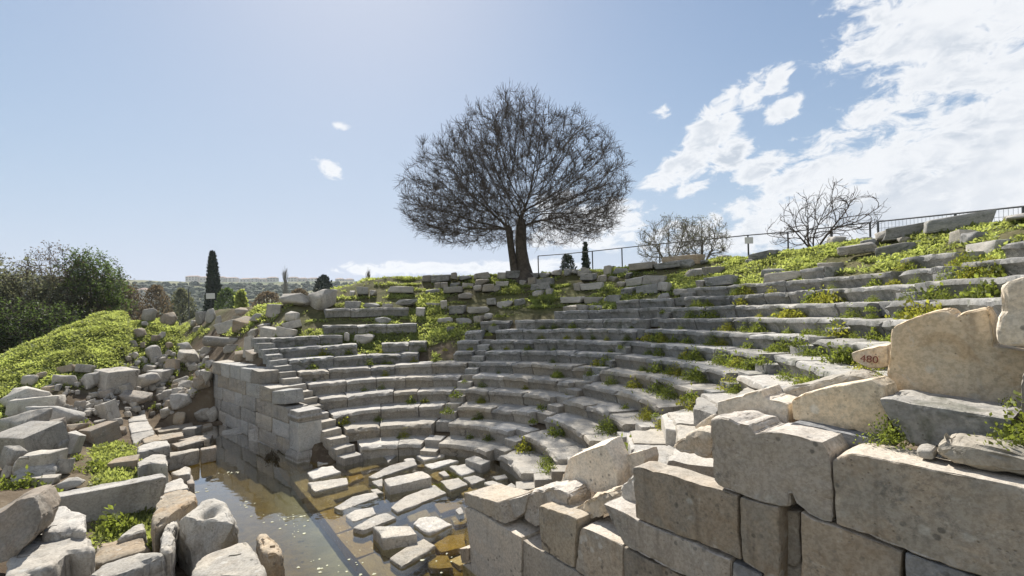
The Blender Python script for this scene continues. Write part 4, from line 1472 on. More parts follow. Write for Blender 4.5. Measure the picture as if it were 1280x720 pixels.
for i in range(26):
    a = rnd.uniform(.0, 2.0)
    x, y = polar(a, rnd.uniform(14.9, 17.5))
    s_ = rnd.uniform(.25, .7)
    o = inst('rim_stone', rnd.choice(BOULD), (x, y, gz(x, y) + s_ * .2), (s_, s_ * .8, s_ * .6), (0, 0, rnd.uniform(0, 6)), rnd.choice(['rubble_grey', 'seat_grey']))
    tag(o, 'loose grey stone lying in the grass on the rim above the seating', 'stone', 'loose stones on the rim')

# ------------------------------------------------------------------ plants


def leaf_cloud(P, size, up=.5, seed=0, aspect=2.0):
    """kite leaves at points P, size array; returns V,F"""
    rs = np.random.RandomState(seed)
    n = len(P)
    d = rs.normal(size=(n, 3))
    d[:, 2] = np.abs(d[:, 2]) * up + up * .6
    d /= np.linalg.norm(d, axis=1)[:, None]
    r = rs.normal(size=(n, 3))
    s = np.cross(d, r)
    s /= np.linalg.norm(s, axis=1)[:, None]
    L = np.asarray(size)[:, None] * np.ones((n, 1))
    w = L / aspect
    a = P
    b = P + d * L * .5 + s * w * .5
    c = P + d * L
    e = P + d * L * .5 - s * w * .5
    V = np.stack([a, b, c, e], 1).reshape(-1, 3)
    F = np.arange(4 * n).reshape(n, 4)
    return V, F


def scatter(n, sampler, dens, seed):
    rs = np.random.RandomState(seed)
    x, y = sampler(rs, n)
    keep = rs.rand(n) < dens(x, y)
    return x[keep], y[keep]


def in_sector(a0, a1, r0, r1):
    def f(rs, n):
        a = rs.uniform(a0, a1, n)
        r = np.sqrt(rs.uniform(r0 ** 2, r1 ** 2, n))
        return C[0] + r * np.sin(a), C[1] + r * np.cos(a)
    return f


def grass_patch(name, label, sampler, n, hmax, seed, leaf=.09, per=5, mat='grass', up=.9, floor=.25):
    x, y = scatter(n, sampler, lambda x, y: np.clip((cover_green(x, y) - floor) * 1.6, 0, 1), seed)
    hh = np.clip(.45 + .9 * fbm2(x, y, 1.6, 3, seed), .05, 1.2) * hmax
    z = ground(x, y)
    Ps, Sz = [], []
    rs = np.random.RandomState(seed + 1)
    for i in range(per):
        f = rs.rand(len(x))
        Ps.append(np.stack([x + rs.normal(0, .05, len(x)), y + rs.normal(0, .05, len(x)), z + hh * f * .8 - .01], 1))
        Sz.append(leaf * rs.uniform(.6, 1.5, len(x)) * (1.0 + .4 * hh / max(hmax, .01)))
    V, F = leaf_cloud(np.concatenate(Ps), np.concatenate(Sz), up, seed, 2.3)
    return tag(link(name, mesh_np(name, V, F, False), None, MAT[mat]), label, 'grass', kind='stuff')


grass_patch('grass', 'bright green leafy ground cover on the mound left of the theatre', in_sector(math.radians(-132), math.radians(-42), 7.5, 30), 290000, .17, 51, leaf=.066, per=4, up=.38)
grass_patch('grass', 'green and yellow grass growing over the ruined left tiers', in_sector(-.75, .45, 7, 16.5), 42000, .18, 61, leaf=.085, per=5, up=.5)
grass_patch('grass', 'grass growing along the rim and the upper right tiers', in_sector(.3, 2.3, 10.5, 17.6), 70000, .18, 71, leaf=.085, per=5, up=.5)
grass_patch('grass', 'narrow strip of green weeds beside the stage foundation', in_sector(math.radians(-140), math.radians(-40), 2.5, 10.5), 40000, .16, 81, leaf=.07, per=5)

# weed clumps, one object each
WEEDS = []
for i in range(7):
    rs = np.random.RandomState(300 + i)
    n = 170
    st = rs.normal(size=(n, 3)) * np.array([.34, .34, .0])
    P = st.copy()
    P[:, 2] = np.abs(rs.normal(0, .40, n)) * np.exp(-(P[:, 0] ** 2 + P[:, 1] ** 2) * 1.4)
    V, F = leaf_cloud(P, rs.uniform(.14, .34, n), .9, 320 + i, 2.0)
    WEEDS.append(mesh_np('weed', V, F, False))


FINE = []
for i in range(3):
    rs = np.random.RandomState(350 + i)
    n = 620
    P = rs.normal(size=(n, 3)) * np.array([.30, .30, 0])
    P[:, 2] = np.abs(rs.normal(0, .42, n)) * np.exp(-(P[:, 0] ** 2 + P[:, 1] ** 2) * 2)
    V, F = leaf_cloud(P, rs.uniform(.06, .15, n), .7, 360 + i, 1.7)
    FINE.append(mesh_np('weed', V, F, False))


def weed(x, y, z, s, label, group, mat='weed', hz=1.0, fine=False):
    me = rnd.choice(FINE if fine else WEEDS)
    if not me.materials:
        me.materials.append(MAT['weed'])
    o = link('weed', me)
    o.material_slots[0].link = 'OBJECT'
    o.material_slots[0].material = MAT[mat]
    o.location = (x, y, z)
    o.scale = (s, s, s * hz)
    o.rotation_euler = (0, 0, rnd.uniform(0, 6.28))
    return tag(o, label, 'weed', group)


def row_weeds(k, px0, px1, n, smin=.2, smax=.45, where='right'):
    for _ in range(max(2, int(n * .75))):
        yel = rnd.random() < .3
        a = row_angle(k, rnd.uniform(px0, px1))
        x, y = polar(a, rowR(k) - rnd.uniform(.0, .14))
        weed(x, y, rowZ(k - 1) - .02, rnd.uniform(smin, smax), '%s weed clump at the foot of the %s seat tier in the %s wedge' % ('yellowish' if yel else 'green', ORD[k], where),
             'weeds on the %s seat wedge' % where, 'weed_yellow' if yel else 'weed', fine=rnd.random() < .5)


for k, a, b, n in ((12, 900, 1180, 12), (11, 860, 1150, 16), (10, 860, 1100, 14), (9, 830, 1050, 14), (8, 800, 990, 16), (7, 800, 960, 18), (6, 790, 930, 14), (5, 760, 880, 10), (4, 740, 830, 6), (3, 720, 790, 5), (2, 690, 740, 5), (1, 650, 690, 5)):
    row_weeds(k, a, b, n, .16, .42, 'right')
for k, a, b, n in ((9, 650, 800, 8), (8, 650, 790, 10), (7, 600, 770, 8), (6, 620, 760, 6), (5, 600, 740, 6), (4, 600, 720, 4), (3, 590, 700, 4), (2, 580, 670, 3), (1, 560, 640, 3)):
    row_weeds(k, a, b, n, .12, .28, 'middle')
for k, a, b, n in ((7, 360, 590, 8), (6, 380, 590, 9), (5, 390, 560, 4), (4, 400, 550, 3), (3, 410, 550, 3), (2, 420, 540, 2), (1, 430, 530, 3)):
    row_weeds(k, a, b, n, .12, .28, 'left')
for k, a, b, n in ((13, 1130, 1270, 8), (12, 1180, 1275, 8), (11, 1140, 1270, 8), (10, 1095, 1235, 9), (9, 1050, 1125, 8), (8, 1000, 1100, 9), (7, 960, 1040, 7)):
    row_weeds(k, a, b, n, .16, .4, 'collapsed')
for a_ in A_ST:
    for k in range(1, 11):
        if rnd.random() < .6:
            x, y = polar(a_ - .25 / rowR(k), rowR(k) - .1)
            weed(x, y, rowZ(k) - .22, rnd.uniform(.15, .3), 'small green weed growing out of a radial stairway', 'weeds on the stairs')
for (px, py, off, s_, lab) in ((1110, 540, .36, .20, 'dry leafy weed hanging from the joint beside the dark grey block'), (1288, 540, .34, .30, 'glossy green bush growing from the top of the brown wall'), (1262, 512, .80, .16, 'small green sprig on the dark grey block'),
                               (1097, 472, 1.05, .14, 'green tuft between the numbered stone and the beige slab')):
    s2, z2 = at_wall(px, py, off)
    P = C + DR * s2 + NR * off
    weed(P[0], P[1], z2 - .08, s_, lab, None, 'weed' if px != 1108 else 'brown_leaf', fine=True)
for (px, py) in ((70, 480), (105, 540), (95, 575), (60, 555), (30, 610), (85, 590), (8, 610), (205, 706), (195, 712), (150, 660), (140, 668), (118, 590), (345, 425), (300, 440), (255, 460), (240, 475), (215, 470), (60, 640), (55, 630)):
    P = hit(px, py)
    if P:
        weed(P[0], P[1], P[2] - .02, rnd.uniform(.2, .42), 'green weed growing between the stones of the rubble on the left', 'weeds in the rubble')
for _ in range(26):
    P = hit(rnd.uniform(180, 266), rnd.uniform(440, 520))
    if P:
        weed(P[0], P[1], P[2] - .02, rnd.uniform(.14, .3), 'small weed tuft on the bare earth slope beside the pale wall end', 'weed tufts on the bare slope', rnd.choice(['weed', 'weed_yellow', 'brown_leaf']))
for (px, py) in ((340, 570), (345, 575), (335, 573)):
    p = at_z(px, py, 0)
    weed(p[0], p[1], -.02, .13, 'dry brown reed tuft standing in the water before the pale wall', 'reeds in the water', 'brown_leaf', hz=1.8)

# floating bits on the water
rs = np.random.RandomState(5)
Vs, Fs = [], []
for (px, py, n, sp_) in ((287, 591, 14, .22), (303, 631, 8, .16), (345, 648, 14, .45), (360, 655, 10, .4), (372, 664, 6, .3), (395, 715, 14, .4), (440, 712, 10, .4), (560, 700, 12, .5), (250, 615, 8, .2), (545, 650, 8, .3)):
    c_ = at_z(px, py, 0)
    for _ in range(n):
        x, y = c_[0] + rs.normal(0, sp_ * .6), c_[1] + rs.normal(0, sp_ * .5)
        m_ = rs.randint(4, 7)
        r_ = rs.uniform(.008, .032)
        i0 = len(Vs)
        for j in range(m_):
            aa = j / m_ * 6.283 + rs.uniform(-.3, .3)
            Vs.append((x + r_ * math.cos(aa) * rs.uniform(.6, 1.5), y + r_ * math.sin(aa), .006))
        Fs.append(tuple(range(i0, i0 + m_)))
tag(link('floating_scum', mesh_np('floating_scum', np.array(Vs), Fs, False), None, MAT['scum']), 'pale flecks of scum floating on the pond water', 'scum', kind='stuff')

# ------------------------------------------------------------------ trees


def colonize(pts, nodes, parents, step, di, dk, iters, trop=(0, 0, 0), seed=0):
    rs = np.random.RandomState(seed)
    N = [np.array(n, float) for n in nodes]
    par = list(parents)
    pts = np.array(pts)
    near = np.full(len(pts), -1)
    nd = np.full(len(pts), 1e9)
    new = list(range(len(N)))
    trop = np.array(trop)
    for it in range(iters):
        if new:
            A = np.array([N[i] for i in new])
            for s in range(0, len(A), 400):
                D = np.linalg.norm(pts[:, None, :] - A[None, s:s + 400, :], axis=2)
                j = D.argmin(1)
                d = D[np.arange(len(pts)), j]
                u = d < nd
                nd[u] = d[u]
                near[u] = np.array(new)[s + j[u]]
        alive = nd > dk
        pts, near, nd = pts[alive], near[alive], nd[alive]
        if len(pts) == 0:
            break
        act = nd < di
        if not act.any():
            break
        ids = near[act]
        P = pts[act]
        order = np.argsort(ids)
        ids, P = ids[order], P[order]
        uq, st = np.unique(ids, return_index=True)
        new = []
        Narr = np.array([N[i] for i in uq])
        ends = np.append(st[1:], len(ids))
        for q_, (i, a, b) in enumerate(zip(uq, st, ends)):
            v = P[a:b] - Narr[q_]
            v = v / np.maximum(np.linalg.norm(v, axis=1)[:, None], 1e-6)
            d = v.mean(0) + trop + rs.normal(0, .04, 3)
            d /= max(np.linalg.norm(d), 1e-6)
            if par[i] >= 0:
                pd = N[i] - N[par[i]]
                pd /= max(np.linalg.norm(pd), 1e-6)
                d = d * .55 + pd * .6
                d /= np.linalg.norm(d)
            N.append(Narr[q_] + d * step)
            par.append(int(i))
            new.append(len(N) - 1)
    return np.array(N), np.array(par)


def radii_of(par, tip, ex=2.4):
    n = len(par)
    acc = np.zeros(n)
    for i in range(n - 1, -1, -1):
        if acc[i] == 0:
            acc[i] = tip ** ex
        if par[i] >= 0:
            acc[par[i]] += acc[i]
    return acc ** (1 / ex)


def seg_tubes(A, B, ra, rb, sides):
    d = B - A
    d = d / np.maximum(np.linalg.norm(d, axis=1)[:, None], 1e-6)
    ref = np.where(np.abs(d[:, 2:3]) > .9, np.array([[1.0, 0, 0]]), np.array([[0, 0, 1.0]]))
    u = np.cross(d, ref)
    u /= np.linalg.norm(u, axis=1)[:, None]
    v = np.cross(d, u)
    V = []
    n = len(A)
    for k in range(sides):
        a = 2 * math.pi * k / sides
        o = u * math.cos(a) + v * math.sin(a)
        V.append(A + o * ra[:, None])
        V.append(B + o * rb[:, None])
    V = np.stack(V, 1)
    F = []
    for k in range(sides):
        k2 = (k + 1) % sides
        F.append(np.stack([np.arange(n) * 2 * sides + 2 * k, np.arange(n) * 2 * sides + 2 * k2, np.arange(n) * 2 * sides + 2 * k2 + 1, np.arange(n) * 2 * sides + 2 * k + 1], 1))
    return V.reshape(-1, 3), np.concatenate(F)


def twigs(N, par, rad, rmax, per, length, seed, up=.25):
    rs = np.random.RandomState(seed)
    idx = np.where((rad < rmax) & (par >= 0))[0]
    A, B = [], []
    base = N[idx]
    pd = N[idx] - N[par[idx]]
    pd /= np.maximum(np.linalg.norm(pd, axis=1)[:, None], 1e-6)
    for k in range(per):
        d = pd + rs.normal(0, .55, pd.shape)
        d[:, 2] += up
        d /= np.linalg.norm(d, axis=1)[:, None]
        L = length * rs.uniform(.5, 1.3, len(idx))[:, None]
        mid = base + d * L * .55
        d2 = d + rs.normal(0, .3, d.shape)
        d2[:, 2] += up
        d2 /= np.linalg.norm(d2, axis=1)[:, None]
        A += [base, mid]
        B += [mid, mid + d2 * L * .5]
    return np.concatenate(A), np.concatenate(B)


def tube_path(path, rad, sides, nz=.08, seed=0):
    path = np.array(path, float)
    V, F = [], []
    rs = np.random.RandomState(seed)
    ph = rs.rand(5) * 6
    for i, p in enumerate(path):
        d = path[min(i + 1, len(path) - 1)] - path[max(i - 1, 0)]
        d /= np.linalg.norm(d)
        u = np.cross(d, [0, 1, 0])
        u /= np.linalg.norm(u)
        v = np.cross(d, u)
        for k in range(sides):
            a = 2 * math.pi * k / sides
            r = rad[i] * (1 + nz * math.sin(3 * a + ph[0] + i * .3) + nz * .7 * math.sin(5 * a + ph[1]))
            V.append(p + (u * math.cos(a) + v * math.sin(a)) * r)
    for i in range(len(path) - 1):
        for k in range(sides):
            k2 = (k + 1) % sides
            F.append((i * sides + k, i * sides + k2, (i + 1) * sides + k2, (i + 1) * sides + k))
    return np.array(V), F


# the big bare tree on the rim
TB = at_depth(652, 340, 24.8)
TB[2] = gz(TB[0], TB[1]) - .1
root = empty('bare_tree', tuple(TB), 'large bare tree with twin trunks and a broad domed crown on the rim', 'tree')
rs = np.random.RandomState(77)
M_ = 13000
pts = rs.normal(size=(M_ * 2, 3))
pts /= np.linalg.norm(pts, axis=1)[:, None]
pts *= np.power(rs.rand(len(pts)), .42)[:, None]
cz = 4.0
pts = pts * np.where(pts[:, 2:3] > 0, np.array([[6.15, 5.0, 5.7]]), np.array([[6.15, 5.0, 2.3]]))
pts[:, 2] += cz
pts[:, 0] += -.25
r2 = np.hypot(pts[:, 0], pts[:, 1])
pts = pts[(pts[:, 2] > 2.6 - .22 * np.clip(r2 - 2, 0, 4)) & ~((r2 < 1.6) & (pts[:, 2] < 3.3))][:M_]
lump = fbm(pts, .55, 2, 8)
pts = pts[lump > -.20]
pts = pts * (1 + .10 * fbm(pts * np.array([1, 1, .6]), .5, 2, 19))[:, None] + np.array([0, 0, -.15])
st1 = [(.10, 0, 0), (.06, 0, .7), (.0, .02, 1.4), (-.02, 0, 2.1), (.0, 0, 2.7), (.05, 0, 3.2)]
st2 = [(-.25, .05, .1), (-.40, .08, .7), (-.50, .1, 1.4), (-.58, .12, 2.1), (-.64, .12, 2.7)]
nodes = st1 + st2
par = [-1, 0, 1, 2, 3, 4, 0, 6, 7, 8, 9]
N, P_ = colonize(pts, nodes, par, .24, 2.6, .34, 130, (0, 0, .06), 3)
rad = radii_of(P_, .0066, 2.25)
ok = P_ >= 0
idx = np.where(ok & (np.arange(len(P_)) >= len(nodes)))[0]
rA, rB = np.minimum(rad[P_[idx]], rad[idx] * 1.35), rad[idx]
thick = rB > .028
V1, F1 = seg_tubes(N[P_[idx]][thick], N[idx][thick], rA[thick], rB[thick], 6)
limb = link('limbs', mesh_np('limbs', V1, F1, True), root, MAT['bark'])
thin = ~thick
Va, Fa = seg_tubes(N[P_[idx]][thin], N[idx][thin], rA[thin], rB[thin], 4)
A, B = twigs(N, P_, rad, .019, 7, .46, 9, .22)
Vb, Fb = seg_tubes(A, B, np.full(len(A), .0066), np.full(len(A), .0042), 3)
link('crown', mesh_np('crown', np.concatenate([Va, Vb]), np.concatenate([Fa, Fb + len(Va)]), True), root, MAT['twig'])
pth = [(.22, -.05, -.3), (.20, -.02, .0), (.14, 0, .35), (.08, 0, .9), (.0, .02, 1.6), (-.02, 0, 2.2), (.02, 0, 2.9), (.05, 0, 3.3)]
V1, F1 = tube_path(pth, [1.0, .66, .44, .34, .30, .29, .27, .18], 18, .07, 1)
pth2 = [(-.25, .05, -.3), (-.28, .06, .1), (-.36, .08, .6), (-.46, .1, 1.2), (-.55, .12, 1.9), (-.62, .12, 2.6), (-.68, .12, 3.0)]
V2, F2 = tube_path(pth2, [.55, .36, .25, .20, .185, .18, .10], 14, .06, 2)
link('trunk', mesh_np('trunk', V1, F1, True), root, MAT['bark'])
link('trunk', mesh_np('trunk', V2, F2, True), root, MAT['bark'])
print('big tree nodes', len(N))


def shrub(name, label, loc, w, h, npts, mat_b, seed, tip=.008, leaf=None, nleaf=0, leafsize=.1, lean=0.0, group=None, step=.18, base=.15, twig=.3, flat=1.0, cat='bush', per=2):
    rs = np.random.RandomState(seed)
    root = empty(name, tuple(loc), label, cat, group)
    p = rs.normal(size=(npts * 2, 3))
    p /= np.linalg.norm(p, axis=1)[:, None]
    p *= np.power(rs.rand(len(p)), .4)[:, None]
    p = p * np.array([w / 2, w / 2 * flat, h * .55]) + np.array([lean, 0, h * .5])
    p = p[(p[:, 2] > base * h) & (fbm(p, 1.6 / max(w, 1) * 2, 2, seed) > -.25)][:npts]
    stems = [(0, 0, -.1)]
    pr = [-1]
    for i in range(5):
        a = rs.rand() * 6.28
        stems.append((.12 * w * .3 * math.cos(a), .12 * w * .3 * math.sin(a), .08 * h))
        pr.append(0)
    N, P_ = colonize(p, stems, pr, step, w * .8, step * 1.3, 90, (0, 0, .12), seed)
    rad = radii_of(P_, tip, 2.4)
    idx = np.where(P_ >= 0)[0]
    V1, F1 = seg_tubes(N[P_[idx]], N[idx], np.minimum(rad[P_[idx]], rad[idx] * 1.4), rad[idx], 4)
    A, B = twigs(N, P_, rad, tip * 2.4, per, twig, seed + 1, .3)
    V2, F2 = seg_tubes(A, B, np.full(len(A), tip * .9), np.full(len(A), tip * .6), 3)
    big = rad[idx] > tip * 4
    link('trunk', mesh_np('trunk', *seg_tubes(N[P_[idx]][big], N[idx][big], np.minimum(rad[P_[idx]], rad[idx] * 1.4)[big], rad[idx][big], 6), True), root, MAT[mat_b])
    sm = ~big
    Vs_, Fs_ = seg_tubes(N[P_[idx]][sm], N[idx][sm], np.minimum(rad[P_[idx]], rad[idx] * 1.4)[sm], rad[idx][sm], 4)
    link('crown' if not leaf else 'branches', mesh_np('branches', np.concatenate([Vs_, V2]), np.concatenate([Fs_, F2 + len(Vs_)]), True), root, MAT[mat_b])
    if leaf:
        ends = np.concatenate([N[len(stems):], B])
        sel = ends[rs.randint(0, len(ends), nleaf)] + rs.normal(0, leafsize * .9, (nleaf, 3))
        V, F = leaf_cloud(sel, leafsize * rs.uniform(.6, 1.4, nleaf), .4, seed + 5, 2.2)
        link('crown', mesh_np('leaves', V, F, False), root, MAT[leaf])
    return root


def rim_point(px, R):
    d = pix_dir(px, 300)
    h = d[:2] / np.hypot(*d[:2])
    b = h @ C
    L = b + math.sqrt(b * b - (C @ C - R * R))
    x, y = h * L
    return x, y


for (px, w, h, lab, sd_) in ((836, 3.3, 2.75, 'pale-stemmed budding bush on the rim beside the long tan block', 31), (878, 2.6, 2.5, 'smaller pale-stemmed budding bush behind the fence post', 32)):
    x, y = rim_point(px, 18.2)
    shrub('budding_bush', lab, (x, y, gz(x, y) - .05), w, h, 900, 'bark_pale', sd_, tip=.0075, leaf='olive_leaf', nleaf=1500, leafsize=.075, step=.14, twig=.22)
x, y = rim_point(1018, 18.4)
shrub('bare_bush', 'wide leafless shrub with tangled dark branches by the fence', (x, y, gz(x, y) - .05), 4.4, 2.6, 520, 'twig', 41, tip=.009, lean=.2, step=.2, twig=.34, per=1)

# left edge: trees beyond the mound
for (px, yb, dep, w, h, mat_b, leaf, nl, ls, lab, sd_) in (
        (12, 425, 27, 5.6, 4.6, 'twig', 'olive_leaf', 15000, .16, 'grey-green olive-like bush beyond the grassy mound', 51),
        (72, 408, 29, 4.6, 4.8, 'twig', 'brown_leaf', 4200, .13, 'half-bare brown thicket between olive bush and green tree', 52),
        (116, 405, 30, 3.8, 4.5, 'twig', 'dark_leaf', 12000, .15, 'dense dark green tree behind the grassy mound', 53),
        (150, 398, 33, 3.0, 2.6, 'twig', 'brown_leaf', 2600, .13, 'low brown shrub trailing off beside the dark green tree', 54),
        (40, 440, 25, 4.4, 2.4, 'twig', 'dark_leaf', 7000, .14, 'low dark green undergrowth at the foot of the olive bush', 55),
        (-40, 430, 26, 5.0, 5.0, 'twig', 'olive_leaf', 12000, .16, 'tall olive-like bush at the margin of the mound', 56),
        (95, 395, 34, 4.6, 3.4, 'twig', 'brown_leaf', 5000, .15, 'brown undershrub behind the half-bare thicket', 57)):
    P = at_depth(px, yb, dep)
    z = gz(P[0], P[1])
    shrub('bushy_tree' if h > 4 else 'shrub', lab, (P[0], P[1], min(z, P[2])), w, h + max(0, P[2] - z), 700, mat_b, sd_, tip=.011, leaf=leaf, nleaf=nl, leafsize=ls, step=.24, base=.05, twig=.4, cat='tree' if h > 4 else 'bush')


def leafy(name, label, loc, prof, n, leaf, ls, seed, cat='tree', group=None, trunk_h=1.0):
    """solid of revolution filled with leaves: prof(f) half width at height fraction, total height given as prof[0]"""
    H_, fn = prof
    rs = np.random.RandomState(seed)
    root = empty(name, tuple(loc), label, cat, group)
    f = rs.rand(n)
    a = rs.rand(n) * 6.283
    r = np.array([fn(q) for q in f]) * np.power(rs.rand(n), .35)
    P = np.stack([r * np.cos(a), r * np.sin(a), trunk_h + f * (H_ - trunk_h)], 1)
    P += fbm(P, .9, 2, seed)[:, None] * .12 * np.array([1, 1, .4])
    V, F = leaf_cloud(P, ls * rs.uniform(.6, 1.4, n), 1.2, seed, 2.4)
    link('crown', mesh_np('crown', V, F, False), root, MAT[leaf])
    V, F = tube_path([(0, 0, -.5), (.02, 0, H_ * .4), (0, 0, H_ * .8)], [H_ * .025, H_ * .02, H_ * .006], 7, .05, seed)
    link('trunk', mesh_np('trunk', V, F, True), root, MAT['bark'])
    return root


def cyp(f):
    return (.95 * (1 - f) ** .7 * (.55 + .45 * min(1, f * 6)) + .03)


P = at_depth(267, 366, 75)
z = gz(P[0], P[1])
top_z = at_depth(267, 316, 75)[2]
hc = top_z - z
leafy('cypress', 'tall dark cypress standing alone before the far hill', (P[0], P[1], z), (hc, lambda f: 1.75 * (1 - f) ** .6 * (.6 + .4 * min(1, f * 5)) + .04), 12000, 'cypress_leaf', .42, 61, trunk_h=.6)
x, y = rim_point(731, 40)
P = at_depth(731, 305, y)
zg = gz(x, y)
leafy('cypress', 'small pointed cypress showing above the rim beside the bare tree', (x, y, zg), (P[2] - zg, lambda f: .75 * (1 - f) ** .8 + .03), 3500, 'cypress_leaf', .3, 62, trunk_h=.4)
x, y = rim_point(709, 36)
P = at_depth(709, 319, y)
zg = gz(x, y)
leafy('bushy_tree', 'small dark round bush above the rim beside the small cypress', (x, y, zg), (P[2] - zg, lambda f: .75 * math.sqrt(max(0, 1 - (2 * f - 1) ** 2)) * (1 if f > .5 else .9) + .1), 3000, 'cypress_leaf', .22, 63, trunk_h=.5)
P = at_depth(405, 372, 95)
z = gz(P[0], P[1])
leafy('bushy_tree', 'dark round tree between two bare poplars before the far hill', (P[0], P[1], z), (at_depth(405, 346, 95)[2] - z, lambda f: 2.3 * math.sqrt(max(0, 1 - (2 * f - 1) ** 2)) + .1), 5000, 'cypress_leaf', .5, 64, trunk_h=1.5)
for px, yt, dep, lab, sd_ in ((357, 329, 120, 'tall narrow bare poplar left of the dark round tree', 71), (461, 331, 110, 'tall narrow bare poplar right of the dark round tree', 72)):
    P = at_depth(px, 372, dep)
    z = gz(P[0], P[1])
    hh = at_depth(px, yt, dep)[2] - z
    root = empty('bare_poplar', (P[0], P[1], z), lab, 'tree')
    rs = np.random.RandomState(sd_)
    A, B = [], []
    for i in range(420):
        f = rs.uniform(.12, .85)
        a = rs.rand() * 6.28
        L = rs.uniform(.10, .26) * hh * (1.05 - .7 * f)
        b0 = np.array([rs.normal(0, .06), rs.normal(0, .06), f * hh])
        d = np.array([math.cos(a) * .26, math.sin(a) * .26, 1.0])
        A.append(b0)
        B.append(b0 + d * L)
    A, B = np.array(A), np.array(B)
    B[:, 2] = np.minimum(B[:, 2], hh)
    link('crown', mesh_np('crown', *seg_tubes(A, B, np.full(len(A), .05), np.full(len(A), .025), 3), True), root, MAT['bark_pale'])
    V, F = tube_path([(0, 0, -.3), (0, 0, hh * .5), (0, 0, hh * .97)], [.22, .14, .03], 7, .04, 3)
    link('trunk', mesh_np('trunk', V, F, True), root, MAT['bark_pale'])
# thickets in the middle distance
for (px, yb, yt, dep, wpx, leaf, lab, sd_) in ((195, 378, 358, 60, 40, 'brown_leaf', 'brown hedge between the left trees and the cypress', 81), (228, 376, 362, 65, 34, 'olive_leaf', 'low olive hedge before the cypress', 82),
                                             (285, 378, 362, 66, 40, 'dark_leaf', 'dark hedge right of the lone cypress', 83), (302, 376, 364, 50, 18, 'grass', 'bright yellow-green bush right of the lone cypress', 84),
                                             (335, 380, 366, 80, 50, 'brown_leaf', 'reddish brown thicket below the far houses', 85), (375, 378, 363, 90, 46, 'brown_leaf', 'tall brown reeds left of the dark round tree', 86),
                                             (435, 378, 361, 100, 60, 'brown_leaf', 'brown scrub right of the dark round tree', 87), (160, 378, 359, 48, 34, 'brown_leaf', 'pale brown scrub beside the left trees', 88)):
    P = at_depth(px, yb, dep)
    z = gz(P[0], P[1])
    top_z = at_depth(px, yt, dep)[2]
    wm = wpx / FPX * dep / 2
    leafy('shrub', lab, (P[0], P[1], z), (top_z - z, lambda f, wm=wm: wm * math.sqrt(max(0, 1 - f ** 3)) + .05), 4200, leaf, .011 * dep * .5, sd_, 'bush', None, .3)

# far wood on the hill
rs = np.random.RandomState(9)
n = 11000
az = rs.uniform(math.radians(-62), math.radians(48), n)
dd = np.sqrt(rs.uniform(150 ** 2, 602 ** 2, n))
x, y = dd * np.sin(az), dd * np.cos(az)
cl = fbm2(x, y, .010, 3, 4)
kp = cl > -.30
x, y, dd = x[kp], y[kp], dd[kp]
z = ground(x, y)
ico = bmesh.new()
bmesh.ops.create_icosphere(ico, subdivisions=1, radius=1)
iv = np.array([v.co[:] for v in ico.verts])
iff = np.array([[v.index for v in f.verts] for f in ico.faces])
ico.free()
s = rs.uniform(1.5, 3.4, len(x)) * (.6 + .4 * rs.rand(len(x)))
Vw = (iv[None] * (1 + .35 * rs.normal(size=(len(x), len(iv), 1)) * .6)) * s[:, None, None] * np.array([1.1, 1.1, 1.0]) + np.stack([x, y, z + s * .5], 1)[:, None, :]
Fw = (iff[None] + (np.arange(len(x)) * len(iv))[:, None, None]).reshape(-1, 3)
tag(link('far_wood', mesh_np('far_wood', Vw.reshape(-1, 3), Fw, False), None, MAT['wood_far']), 'dark green scrub wood covering the far hillside', 'wood', kind='stuff')

# houses along the far ridge
def house(px, yt, wpx, dep, lab, two=False, roof='roof_tile'):
    P = at_depth(px, yt, dep)
    w = wpx / FPX * dep
    h = 5.6 if two else 4.2
    z = P[2] - h + 1.2
    root = empty('house', (P[0], P[1], z), lab, 'house', None)
    bm = bmesh.new()
    bmesh.ops.create_cube(bm, size=1)
    for v in bm.verts:
        v.co = Vector((v.co.x * w, v.co.y * 9, (v.co.z + .5) * (h + 6) - 6))
    me = bpy.data.meshes.new('wall')
    bm.to_mesh(me)
    bm.free()
    link('wall', me, root, MAT['plaster'])
    V = np.array([(-w / 2 - .4, -5, h), (w / 2 + .4, -5, h), (w / 2 + .4, 5, h), (-w / 2 - .4, 5, h), (-w / 2 + 2.2, 0, h + 1.6), (w / 2 - 2.2, 0, h + 1.6)])
    link('roof', mesh_np('roof', V, [(0, 1, 5, 4), (1, 2, 5), (2, 3, 4, 5), (3, 0, 4), (3, 2, 1, 0)], False), root, MAT[roof])
    nwin = max(2, int(w / 4))
    for fl in range(2 if two else 1):
        for i in range(nwin):
            xx = -w / 2 + w * (i + .5) / nwin
            zz = .9 + fl * 2.7
            V = np.array([(xx - .6, -4.5, zz), (xx + .6, -4.5, zz), (xx + .6, -4.5, zz + 1.4), (xx - .6, -4.5, zz + 1.4), (xx - .6, -4.56, zz), (xx + .6, -4.56, zz), (xx + .6, -4.56, zz + 1.4), (xx - .6, -4.56, zz + 1.4)])
            link('window', mesh_np('window', V, [(4, 5, 6, 7), (0, 1, 5, 4), (1, 2, 6, 5), (2, 3, 7, 6), (3, 0, 4, 7)], False), root, MAT['window_dark'])


